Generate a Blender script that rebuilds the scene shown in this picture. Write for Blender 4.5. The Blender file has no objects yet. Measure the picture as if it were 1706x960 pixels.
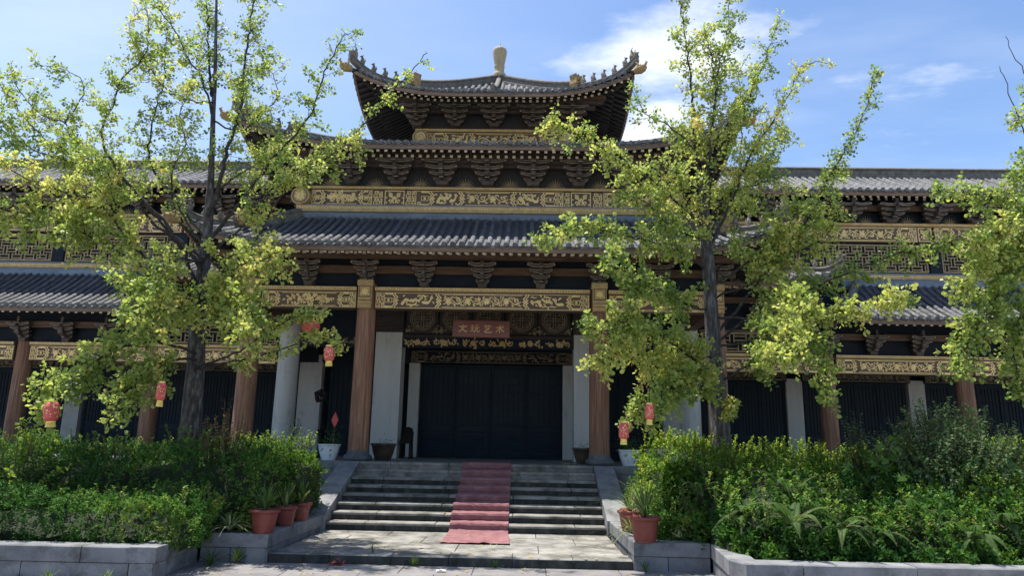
import bpy, math, random
import numpy as np
from mathutils import Vector, Matrix, Quaternion
random.seed(7)
RNG = np.random.default_rng(7)
SC = bpy.context.scene
COL = SC.collection
PI = math.pi

# ------------------------------------------------------------------ camera
cam_data = bpy.data.cameras.new("camera")
cam = bpy.data.objects.new("camera", cam_data)
COL.objects.link(cam)
YAW, PITCH, ROLL, FPX = -0.0222, 0.2131, 0.0191, 1196.3
cy_, sy_ = math.cos(YAW), math.sin(YAW)
fw = Vector((sy_, cy_, 0)); rt = Vector((cy_, -sy_, 0)); up = Vector((0, 0, 1))
cp_, sp_ = math.cos(PITCH), math.sin(PITCH)
fw, up = fw*cp_ + up*sp_, up*cp_ - fw*sp_
cr_, sr_ = math.cos(ROLL), math.sin(ROLL)
rt, up = rt*cr_ + up*sr_, up*cr_ - rt*sr_
cam.matrix_world = Matrix(((rt.x, up.x, -fw.x, 0.984), (rt.y, up.y, -fw.y, 0.0), (rt.z, up.z, -fw.z, 1.6), (0, 0, 0, 1)))
cam_data.sensor_fit = 'HORIZONTAL'
cam_data.sensor_width = 36.0
cam_data.lens = 36.0*FPX/1706.0
cam_data.clip_start = 0.1
cam_data.clip_end = 3000
SC.camera = cam

# ------------------------------------------------------------------ light
SUN_DIR = Vector((-0.30, 0.125, 1.0)).normalized()
SUN_ELEV = math.asin(SUN_DIR.z)
SUN_AZ = math.atan2(SUN_DIR.x, SUN_DIR.y)
sun_data = bpy.data.lights.new("sun", 'SUN')
sun_data.energy = 3.7
sun_data.angle = math.radians(0.53)
sun_data.color = (1.0, 0.955, 0.88)
sun = bpy.data.objects.new("sun", sun_data)
COL.objects.link(sun)
sun.rotation_euler = (-SUN_DIR).to_track_quat('-Z', 'Y').to_euler()
sun.location = SUN_DIR*60
world = bpy.data.worlds.new("World")
SC.world = world
world.use_nodes = True
SC.view_settings.view_transform = 'Standard'
SC.view_settings.look = 'None'
SC.view_settings.gamma = 1.0
SC.view_settings.exposure = 1.24
SC.view_settings.use_curve_mapping = False
try:
    SC.cycles.max_bounces = 8
    SC.cycles.transparent_max_bounces = 8
    SC.cycles.use_denoising = True
except Exception:
    pass

def build_sky():
    nt = world.node_tree; N = nt.nodes; L = nt.links
    N.clear()
    out = N.new('ShaderNodeOutputWorld')
    sky = N.new('ShaderNodeTexSky'); sky.sky_type = 'NISHITA'; sky.sun_disc = False
    sky.sun_elevation = SUN_ELEV; sky.sun_rotation = SUN_AZ
    sky.air_density = 1.0; sky.dust_density = 0.9; sky.ozone_density = 5.5
    bg = N.new('ShaderNodeBackground'); bg.inputs['Strength'].default_value = SKY_STRENGTH
    L.new(sky.outputs[0], bg.inputs[0])
    # thin clouds: noise laid on a flat cloud layer high above the place
    tc = N.new('ShaderNodeTexCoord'); sep = N.new('ShaderNodeSeparateXYZ'); L.new(tc.outputs['Generated'], sep.inputs[0])
    def math_(op, a, b=None, c=None):
        m = N.new('ShaderNodeMath'); m.operation = op
        for i, v in enumerate((a, b, c)):
            if v is None: continue
            if isinstance(v, (int, float)): m.inputs[i].default_value = v
            else: L.new(v, m.inputs[i])
        return m.outputs[0]
    z = math_('MAXIMUM', sep.outputs['Z'], 0.04)
    px = math_('DIVIDE', sep.outputs['X'], z); py = math_('DIVIDE', sep.outputs['Y'], z)
    cb = N.new('ShaderNodeCombineXYZ'); L.new(px, cb.inputs[0]); L.new(py, cb.inputs[1])
    def noise(scale, detail, rough, stretch=(1, 1, 1), rot=0.0, off=(0, 0, 0)):
        mp = N.new('ShaderNodeMapping'); mp.inputs['Scale'].default_value = stretch; mp.inputs['Rotation'].default_value = (0, 0, rot); mp.inputs['Location'].default_value = off
        L.new(cb.outputs[0], mp.inputs[0])
        n = N.new('ShaderNodeTexNoise'); n.inputs['Scale'].default_value = scale; n.inputs['Detail'].default_value = detail; n.inputs['Roughness'].default_value = rough
        L.new(mp.outputs[0], n.inputs['Vector']); return n.outputs[0]
    def ramp(v, a, b):
        r = N.new('ShaderNodeMapRange'); r.interpolation_type = 'SMOOTHSTEP'
        L.new(v, r.inputs[0]); r.inputs[1].default_value = a; r.inputs[2].default_value = b
        return r.outputs[0]
    def blob(cx, cy, rx, ry, rot):
        mp = N.new('ShaderNodeMapping'); mp.vector_type = 'TEXTURE'
        mp.inputs['Location'].default_value = (cx, cy, 0); mp.inputs['Rotation'].default_value = (0, 0, rot); mp.inputs['Scale'].default_value = (rx, ry, 1)
        L.new(cb.outputs[0], mp.inputs[0])
        ln = N.new('ShaderNodeVectorMath'); ln.operation = 'LENGTH'; L.new(mp.outputs[0], ln.inputs[0])
        r = N.new('ShaderNodeMapRange'); r.interpolation_type = 'SMOOTHSTEP'; L.new(ln.outputs['Value'], r.inputs[0])
        r.inputs[1].default_value = 1.0; r.inputs[2].default_value = 0.0
        return r.outputs[0]
    base = noise(1.6, 8, 0.62, (1, 1.3, 1), 0.3, (3.1, 0.4, 0))
    fine = noise(4.2, 8, 0.6, (1, 1.5, 1), 0.4, (0.3, 1.7, 0))
    mixn = math_('ADD', math_('MULTIPLY', base, 0.62), math_('MULTIPLY', fine, 0.38))
    banks = None
    for b in CLOUD_BANKS:
        v = math_('MULTIPLY', blob(*b[:5]), b[5])
        banks = v if banks is None else math_('MAXIMUM', banks, v)
    cov = math_('ADD', mixn, math_('MULTIPLY', banks, 0.34))
    dens = ramp(cov, 0.57, 0.93)
    veil = math_('MULTIPLY', ramp(noise(0.7, 5, 0.6, (1, 2.2, 1), 0.35, (0.4, 5.2, 0)), 0.42, 0.8), 0.16)
    haze = math_('MULTIPLY', blob(-1.5, 1.6, 2.0, 1.6, 0.0), 0.2)
    fac = math_('MINIMUM', math_('MAXIMUM', dens, math_('ADD', math_('ADD', veil, haze), 0.0)), 0.95)
    cl = N.new('ShaderNodeBackground'); cl.inputs[0].default_value = (0.93, 0.955, 1.0, 1); cl.inputs[1].default_value = CLOUD_STRENGTH
    mx = N.new('ShaderNodeMixShader'); L.new(fac, mx.inputs[0]); L.new(bg.outputs[0], mx.inputs[1]); L.new(cl.outputs[0], mx.inputs[2])
    L.new(mx.outputs[0], out.inputs[0])

SKY_STRENGTH = 0.097
CLOUD_STRENGTH = 0.60
CLOUD_BANKS = [(0.38, 1.72, 0.50, 0.42, -0.35, 1.0), (0.42, 2.15, 0.40, 0.50, 0.1, 1.0), (0.85, 1.85, 0.60, 0.22, -0.1, 0.5),
               (-2.6, 1.0, 1.2, 0.6, 0.5, 0.8), (2.0, -1.0, 1.3, 0.7, 0.2, 0.8), (-0.5, -1.6, 1.0, 0.8, 1.0, 0.7)]
build_sky()

# ------------------------------------------------------------------ materials
def new_mat(name):
    m = bpy.data.materials.new(name); m.use_nodes = True
    nt = m.node_tree; nt.nodes.clear()
    return m, nt.nodes, nt.links

def noise_mat(name, stops, scale=4.0, detail=6, rough=0.8, bump=0.0, stretch=(1, 1, 1), vary=0.0, metallic=0.0,
              spots=None, spec=0.4, bump_scale=None, coords='pos', grime=None):
    """Colour from stretched noise over world position (or the object's own space), bump from a finer one."""
    m, N, L = new_mat(name)
    out = N.new('ShaderNodeOutputMaterial'); b = N.new('ShaderNodeBsdfPrincipled'); L.new(b.outputs[0], out.inputs[0])
    if coords == 'pos':
        g = N.new('ShaderNodeNewGeometry'); src = g.outputs['Position']
    else:
        g = N.new('ShaderNodeTexCoord'); src = g.outputs['Object']
    mp = N.new('ShaderNodeMapping'); mp.inputs['Scale'].default_value = stretch; L.new(src, mp.inputs[0])
    n = N.new('ShaderNodeTexNoise'); n.inputs['Scale'].default_value = scale; n.inputs['Detail'].default_value = detail; n.inputs['Roughness'].default_value = 0.62
    L.new(mp.outputs[0], n.inputs['Vector'])
    r = N.new('ShaderNodeValToRGB'); L.new(n.outputs[0], r.inputs[0])
    el = r.color_ramp.elements
    while len(el) < len(stops): el.new(0.5)
    for e, (p, c) in zip(el, stops):
        e.position = p; e.color = (*c, 1)
    colr = r.outputs[0]
    if spots:                                                   # (scale, threshold, colour, amount)
        for (ss, th, sc_, am) in spots:
            n2 = N.new('ShaderNodeTexNoise'); n2.inputs['Scale'].default_value = ss; n2.inputs['Detail'].default_value = 8; n2.inputs['Roughness'].default_value = 0.7
            L.new(src if ss > 0 else mp.outputs[0], n2.inputs['Vector']); n2.inputs['Scale'].default_value = abs(ss)
            mr = N.new('ShaderNodeMapRange'); L.new(n2.outputs[0], mr.inputs[0]); mr.inputs[1].default_value = th; mr.inputs[2].default_value = th + 0.12; mr.inputs[4].default_value = am
            mx = N.new('ShaderNodeMixRGB'); L.new(mr.outputs[0], mx.inputs[0]); L.new(colr, mx.inputs[1]); mx.inputs[2].default_value = (*sc_, 1)
            colr = mx.outputs[0]
    if vary > 0:
        oi = N.new('ShaderNodeObjectInfo'); mr = N.new('ShaderNodeMapRange'); L.new(oi.outputs['Random'], mr.inputs[0])
        mr.inputs[3].default_value = 1 - vary; mr.inputs[4].default_value = 1 + vary
        hs = N.new('ShaderNodeHueSaturation'); L.new(colr, hs.inputs['Color']); L.new(mr.outputs[0], hs.inputs['Value'])
        colr = hs.outputs[0]
    L.new(colr, b.inputs['Base Color'])
    b.inputs['Roughness'].default_value = rough; b.inputs['Metallic'].default_value = metallic
    b.inputs['Specular IOR Level'].default_value = spec
    if bump > 0:
        nb = N.new('ShaderNodeTexNoise'); nb.inputs['Scale'].default_value = bump_scale or scale*4; nb.inputs['Detail'].default_value = 5
        L.new(mp.outputs[0], nb.inputs['Vector'])
        bp = N.new('ShaderNodeBump'); bp.inputs['Strength'].default_value = bump; bp.inputs['Distance'].default_value = 0.02
        L.new(nb.outputs[0], bp.inputs['Height']); L.new(bp.outputs[0], b.inputs['Normal'])
    return m

def leaf_mat(name, stops, transl=0.45, rough=0.45, spec=0.35):
    m, N, L = new_mat(name)
    out = N.new('ShaderNodeOutputMaterial'); b = N.new('ShaderNodeBsdfPrincipled')
    at = N.new('ShaderNodeAttribute'); at.attribute_name = 'var'
    r = N.new('ShaderNodeValToRGB'); L.new(at.outputs['Fac'], r.inputs[0])
    el = r.color_ramp.elements
    while len(el) < len(stops): el.new(0.5)
    for e, (p, c) in zip(el, stops):
        e.position = p; e.color = (*c, 1)
    L.new(r.outputs[0], b.inputs['Base Color']); b.inputs['Roughness'].default_value = rough; b.inputs['Specular IOR Level'].default_value = spec
    t = N.new('ShaderNodeBsdfTranslucent')
    hs = N.new('ShaderNodeHueSaturation'); hs.inputs['Saturation'].default_value = 1.1; hs.inputs['Value'].default_value = 1.25
    L.new(r.outputs[0], hs.inputs['Color']); L.new(hs.outputs[0], t.inputs[0])
    mx = N.new('ShaderNodeMixShader'); mx.inputs[0].default_value = transl
    L.new(b.outputs[0], mx.inputs[1]); L.new(t.outputs[0], mx.inputs[2]); L.new(mx.outputs[0], out.inputs[0])
    return m

M = {}
M['tile'] = noise_mat('roof_tile', [(0.28, (0.050, 0.052, 0.056)), (0.55, (0.118, 0.120, 0.124)), (0.8, (0.245, 0.24, 0.235))], 9, 8, 0.75, 0.5, vary=0.22, spots=[(3.5, 0.58, (0.24, 0.205, 0.16), 0.5), (22, 0.62, (0.36, 0.345, 0.32), 0.55), (1.1, 0.60, (0.07, 0.072, 0.055), 0.6), (2.6, 0.62, (0.10, 0.105, 0.06), 0.5)])
M['tile_side'] = noise_mat('pan_tile', [(0.3, (0.04, 0.045, 0.055)), (0.7, (0.10, 0.105, 0.115))], 7, 8, 0.8, 0.5, spots=[(14, 0.6, (0.17, 0.16, 0.14), 0.5)])
M['ridge'] = noise_mat('ridge_tile', [(0.3, (0.07, 0.068, 0.062)), (0.6, (0.15, 0.14, 0.12)), (0.8, (0.22, 0.20, 0.17))], 8, 8, 0.85, 0.6, spots=[(5, 0.56, (0.20, 0.16, 0.10), 0.5)])
M['beast'] = noise_mat('figure_clay', [(0.3, (0.09, 0.08, 0.065)), (0.7, (0.22, 0.19, 0.14))], 14, 6, 0.85, 0.4, vary=0.2)
M['ochre'] = noise_mat('ochre_clay', [(0.3, (0.20, 0.13, 0.055)), (0.55, (0.32, 0.22, 0.10)), (0.8, (0.42, 0.33, 0.19))], 14, 6, 0.85, 0.5)
M['finial'] = noise_mat('finial_stone', [(0.3, (0.26, 0.21, 0.13)), (0.7, (0.42, 0.35, 0.23))], 6, 7, 0.8, 0.3, stretch=(1, 1, 0.3))
M['wood'] = noise_mat('brown_wood', [(0.3, (0.045, 0.027, 0.017)), (0.55, (0.105, 0.062, 0.038)), (0.8, (0.165, 0.105, 0.068))], 5, 7, 0.75, 0.35, stretch=(0.4, 4, 4), vary=0.12)
M['darkwood'] = noise_mat('dark_wood', [(0.3, (0.018, 0.014, 0.012)), (0.7, (0.055, 0.04, 0.032))], 5, 6, 0.75, 0.3, stretch=(0.5, 4, 4))
M['column'] = noise_mat('column_wood', [(0.25, (0.075, 0.034, 0.022)), (0.48, (0.205, 0.100, 0.058)), (0.66, (0.305, 0.172, 0.103)), (0.85, (0.40, 0.275, 0.195))], 7, 8, 0.7, 0.6, stretch=(3.4, 3.4, 0.16), vary=0.12, spots=[(2.2, 0.6, (0.10, 0.045, 0.028), 0.6), (-16, 0.60, (0.045, 0.020, 0.012), 0.75), (-7, 0.64, (0.42, 0.32, 0.24), 0.5)], bump_scale=9)
M['edge'] = noise_mat('pale_edge_paint', [(0.3, (0.20, 0.16, 0.115)), (0.7, (0.38, 0.32, 0.245))], 12, 5, 0.7, spots=[(30, 0.55, (0.08, 0.06, 0.05), 0.7)])
M['gold'] = noise_mat('gold_paint', [(0.3, (0.62, 0.41, 0.15)), (0.6, (0.79, 0.56, 0.23)), (0.85, (0.85, 0.66, 0.33))], 9, 7, 0.38, 0.15, metallic=0.3, spots=[(26, 0.66, (0.30, 0.19, 0.09), 0.6), (3, 0.62, (0.48, 0.34, 0.16), 0.6)], spec=0.5)
M['goldbase'] = noise_mat('gold_band_paint', [(0.3, (0.34, 0.225, 0.09)), (0.7, (0.50, 0.355, 0.16))], 9, 7, 0.6, 0.15, spots=[(30, 0.6, (0.16, 0.10, 0.05), 0.6)])
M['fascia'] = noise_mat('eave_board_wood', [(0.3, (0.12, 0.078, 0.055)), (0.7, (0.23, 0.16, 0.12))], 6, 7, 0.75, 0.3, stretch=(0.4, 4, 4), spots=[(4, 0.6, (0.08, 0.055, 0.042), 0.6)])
M['lattice'] = noise_mat('lattice_paint', [(0.3, (0.24, 0.165, 0.085)), (0.7, (0.40, 0.295, 0.165))], 10, 5, 0.65, spots=[(14, 0.6, (0.13, 0.085, 0.045), 0.6)])
M['dimgold'] = noise_mat('dull_shaded_gold', [(0.3, (0.14, 0.105, 0.055)), (0.7, (0.25, 0.195, 0.105))], 9, 7, 0.6, 0.15)  # gold with the deep shade by the doors put into its colour; also dull lotus
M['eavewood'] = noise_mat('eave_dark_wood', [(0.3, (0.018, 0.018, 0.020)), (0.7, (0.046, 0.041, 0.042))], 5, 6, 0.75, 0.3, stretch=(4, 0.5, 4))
M['bracketwood'] = noise_mat('bracket_wood', [(0.3, (0.040, 0.031, 0.028)), (0.7, (0.105, 0.080, 0.068))], 7, 6, 0.75, 0.3, vary=0.15)
M['palegold'] = noise_mat('rafter_end_paint', [(0.3, (0.42, 0.35, 0.22)), (0.7, (0.68, 0.62, 0.47))], 20, 5, 0.6, vary=0.1)
M['beam'] = noise_mat('beam_brown_paint', [(0.3, (0.080, 0.051, 0.034)), (0.7, (0.150, 0.098, 0.067))], 6, 6, 0.65, 0.15, stretch=(0.6, 3, 3))
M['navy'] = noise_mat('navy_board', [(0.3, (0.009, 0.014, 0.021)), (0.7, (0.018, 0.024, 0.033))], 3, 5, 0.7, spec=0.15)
M['bluegrey'] = noise_mat('bluegrey_flashing', [(0.3, (0.10, 0.13, 0.17)), (0.7, (0.17, 0.21, 0.26))], 4, 7, 0.6, 0.15, stretch=(0.5, 2, 2), spots=[(9, 0.6, (0.10, 0.11, 0.12), 0.6)])
M['plaster'] = noise_mat('grey_plaster', [(0.3, (0.40, 0.395, 0.375)), (0.7, (0.53, 0.525, 0.50))], 1.6, 8, 0.9, 0.08, spots=[(5, 0.60, (0.29, 0.30, 0.285), 0.5), (1.3, 0.56, (0.27, 0.27, 0.25), 0.6), (30, 0.68, (0.2, 0.19, 0.175), 0.6), (-9, 0.57, (0.24, 0.24, 0.21), 0.7), (-22, 0.66, (0.17, 0.165, 0.15), 0.6)], stretch=(1, 1, 0.12))
M['door'] = noise_mat('door_paint', [(0.3, (0.013, 0.020, 0.029)), (0.7, (0.022, 0.031, 0.042))], 2.5, 6, 0.6, 0.1, stretch=(1, 1, 5), spec=0.1)
M['glass'] = noise_mat('dark_glass', [(0.3, (0.013, 0.020, 0.029)), (0.7, (0.021, 0.030, 0.041))], 2, 3, 0.45, spec=0.12)
M['sign'] = noise_mat('sign_board_paint', [(0.3, (0.185, 0.070, 0.060)), (0.7, (0.27, 0.115, 0.10))], 4, 7, 0.45, 0.2, stretch=(0.6, 3, 3), spots=[(14, 0.62, (0.32, 0.2, 0.18), 0.4)])
M['granite'] = noise_mat('grey_granite', [(0.3, (0.11, 0.112, 0.118)), (0.5, (0.185, 0.187, 0.192)), (0.75, (0.26, 0.26, 0.262))], 3.2, 9, 0.85, 0.3, vary=0.1, spots=[(90, 0.54, (0.08, 0.08, 0.088), 0.6), (150, 0.60, (0.42, 0.42, 0.42), 0.5), (2.6, 0.54, (0.075, 0.073, 0.066), 0.75), (6, 0.60, (0.06, 0.066, 0.042), 0.5)], bump_scale=70)
M['stepstone'] = noise_mat('weathered_step_stone', [(0.3, (0.10, 0.095, 0.083)), (0.5, (0.21, 0.20, 0.178)), (0.75, (0.34, 0.325, 0.295))], 3.0, 9, 0.9, 0.4, vary=0.1, spots=[(2.0, 0.50, (0.055, 0.05, 0.036), 0.75), (0.9, 0.55, (0.12, 0.10, 0.07), 0.5), (60, 0.6, (0.08, 0.085, 0.07), 0.5)], bump_scale=50)
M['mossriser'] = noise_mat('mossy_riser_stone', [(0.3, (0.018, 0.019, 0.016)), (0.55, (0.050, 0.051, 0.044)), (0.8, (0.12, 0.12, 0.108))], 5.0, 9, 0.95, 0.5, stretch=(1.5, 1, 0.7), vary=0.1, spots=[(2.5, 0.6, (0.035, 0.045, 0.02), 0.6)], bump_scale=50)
M['paving'] = noise_mat('paving_stone', [(0.3, (0.13, 0.12, 0.117)), (0.55, (0.195, 0.184, 0.18)), (0.8, (0.255, 0.244, 0.238))], 2.4, 9, 0.9, 0.25, vary=0.08, spots=[(80, 0.58, (0.22, 0.21, 0.2), 0.5), (3, 0.6, (0.2, 0.19, 0.17), 0.5)], bump_scale=60)
M['court'] = noise_mat('court_paving', [(0.3, (0.32, 0.30, 0.275)), (0.7, (0.46, 0.435, 0.40))], 1.2, 9, 0.95, 0.2)  # unseen paving, made paler than the near stones to bounce light at the facade
M['ground'] = noise_mat('ground_stone', [(0.3, (0.30, 0.285, 0.26)), (0.7, (0.44, 0.42, 0.385))], 1.2, 9, 0.95, 0.2)  # lightened likewise, so more light bounces up to the facade
M['floor'] = noise_mat('terrace_floor_stone', [(0.3, (0.12, 0.12, 0.115)), (0.7, (0.22, 0.215, 0.205))], 2.0, 8, 0.6, 0.1)
M['basestone'] = noise_mat('dark_base_stone', [(0.3, (0.05, 0.055, 0.06)), (0.7, (0.13, 0.135, 0.14))], 6, 8, 0.6, 0.3)
M['soil'] = noise_mat('soil', [(0.3, (0.02, 0.014, 0.009)), (0.7, (0.06, 0.042, 0.028))], 8, 8, 1.0, 0.6)
M['carpet'] = noise_mat('red_carpet', [(0.3, (0.185, 0.080, 0.085)), (0.55, (0.265, 0.130, 0.134)), (0.8, (0.36, 0.215, 0.215))], 5, 9, 0.95, 0.5, spots=[(2.2, 0.6, (0.36, 0.22, 0.21), 0.35), (9, 0.64, (0.16, 0.07, 0.072), 0.3), (120, 0.58, (0.2, 0.03, 0.04), 0.4)], bump_scale=220, spec=0.1)
M['terracotta'] = noise_mat('terracotta', [(0.3, (0.16, 0.036, 0.027)), (0.7, (0.24, 0.062, 0.047))], 5, 7, 0.5, 0.15, vary=0.12, spots=[(8, 0.60, (0.42, 0.28, 0.23), 0.5), (3, 0.58, (0.09, 0.035, 0.028), 0.6)])
M['porcelain'] = noise_mat('white_porcelain', [(0.3, (0.62, 0.68, 0.70)), (0.7, (0.74, 0.79, 0.80))], 3, 6, 0.22, 0.05)
M['brownglaze'] = noise_mat('brown_glazed_clay', [(0.3, (0.028, 0.022, 0.016)), (0.7, (0.085, 0.065, 0.045))], 4, 6, 0.3, 0.15)
M['whitebox'] = noise_mat('white_planter_stone', [(0.3, (0.50, 0.52, 0.52)), (0.7, (0.66, 0.67, 0.66))], 4, 6, 0.7, 0.1)
M['redcloth'] = noise_mat('red_lantern_cloth', [(0.3, (0.40, 0.052, 0.046)), (0.7, (0.52, 0.105, 0.09))], 9, 5, 0.6, 0.1)
M['yellow'] = noise_mat('yellow_tassel', [(0.3, (0.62, 0.46, 0.08)), (0.7, (0.78, 0.62, 0.20))], 20, 4, 0.7)
M['black'] = noise_mat('black_wood', [(0.3, (0.008, 0.007, 0.007)), (0.7, (0.022, 0.018, 0.017))], 8, 4, 0.7, spec=0.15)
M['bark'] = noise_mat('ginkgo_bark', [(0.3, (0.013, 0.012, 0.012)), (0.5, (0.058, 0.054, 0.052)), (0.72, (0.18, 0.172, 0.168))], 9, 9, 0.95, 1.0, stretch=(2.2, 2.2, 0.55), bump_scale=16, spots=[(4, 0.6, (0.06, 0.07, 0.045), 0.5)])
M['limb'] = noise_mat('ginkgo_limb_bark', [(0.3, (0.014, 0.012, 0.011)), (0.6, (0.040, 0.036, 0.032)), (0.8, (0.10, 0.092, 0.084))], 12, 8, 0.95, 0.5)
M['stem'] = noise_mat('shrub_stem', [(0.3, (0.05, 0.035, 0.02)), (0.7, (0.12, 0.09, 0.055))], 12, 5, 0.9, 0.3)
M['ginkgo'] = leaf_mat('ginkgo_leaf', [(0.0, (0.13, 0.21, 0.055)), (0.3, (0.28, 0.355, 0.090)), (0.65, (0.45, 0.475, 0.135)), (0.92, (0.58, 0.51, 0.17)), (1.0, (0.54, 0.37, 0.13))], 0.55)
M['hedge'] = leaf_mat('hedge_leaf', [(0.0, (0.026, 0.076, 0.016)), (0.5, (0.074, 0.165, 0.030)), (0.85, (0.180, 0.270, 0.048)), (1.0, (0.22, 0.22, 0.04))], 0.38, 0.55, 0.10)
M['privet'] = leaf_mat('golden_privet_leaf', [(0.0, (0.035, 0.085, 0.012)), (0.5, (0.115, 0.215, 0.030)), (0.85, (0.31, 0.39, 0.055)), (1.0, (0.45, 0.46, 0.08))], 0.45, 0.55, 0.12)
M['nandina'] = leaf_mat('nandina_leaf', [(0.0, (0.05, 0.095, 0.03)), (0.5, (0.12, 0.14, 0.035)), (0.8, (0.22, 0.09, 0.055)), (1.0, (0.28, 0.07, 0.06))], 0.35)
M['fern'] = leaf_mat('fern_leaf', [(0.0, (0.032, 0.080, 0.022)), (0.6, (0.085, 0.155, 0.042)), (1.0, (0.20, 0.24, 0.085))], 0.42, 0.55, 0.12)
M['blade'] = leaf_mat('strap_leaf', [(0.0, (0.030, 0.075, 0.022)), (0.6, (0.080, 0.140, 0.035)), (0.92, (0.24, 0.27, 0.09)), (1.0, (0.50, 0.54, 0.36))], 0.3, 0.5, 0.2)
M['bigleaf'] = leaf_mat('fatsia_leaf', [(0.0, (0.045, 0.110, 0.020)), (0.6, (0.095, 0.190, 0.028)), (1.0, (0.18, 0.27, 0.05))], 0.4, 0.35, 0.5)
M['greyleaf'] = leaf_mat('tall_shrub_leaf', [(0.0, (0.035, 0.085, 0.035)), (0.6, (0.085, 0.150, 0.055)), (1.0, (0.22, 0.27, 0.10))], 0.38, 0.5, 0.15)
M['core'] = noise_mat('hedge_shade_core', [(0.3, (0.010, 0.018, 0.006)), (0.7, (0.028, 0.040, 0.014))], 14, 6, 0.9, 0.8)  # near-black green that paints the hedge's inner shade into the gaps

# ------------------------------------------------------------------ object helpers
WLOC = {}
def wl(p): return WLOC.get(p.name, Vector((0, 0, 0)))
def link(o, parent=None, world_coords=True):
    COL.objects.link(o)
    if parent is not None:
        o.parent = parent
        if world_coords: o.matrix_parent_inverse = Matrix.Translation(-wl(parent))
    return o
def tag(o, label=None, cat=None, group=None, kind=None):
    if label: o['label'] = label
    if cat: o['category'] = cat
    if group: o['group'] = group
    if kind: o['kind'] = kind
    return o
def thing(name, loc, label, cat, group=None):
    o = bpy.data.objects.new(name, None); o.empty_display_size = 0.2
    o.location = loc; COL.objects.link(o); WLOC[o.name] = Vector(loc)
    return tag(o, label, cat, group)

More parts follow.
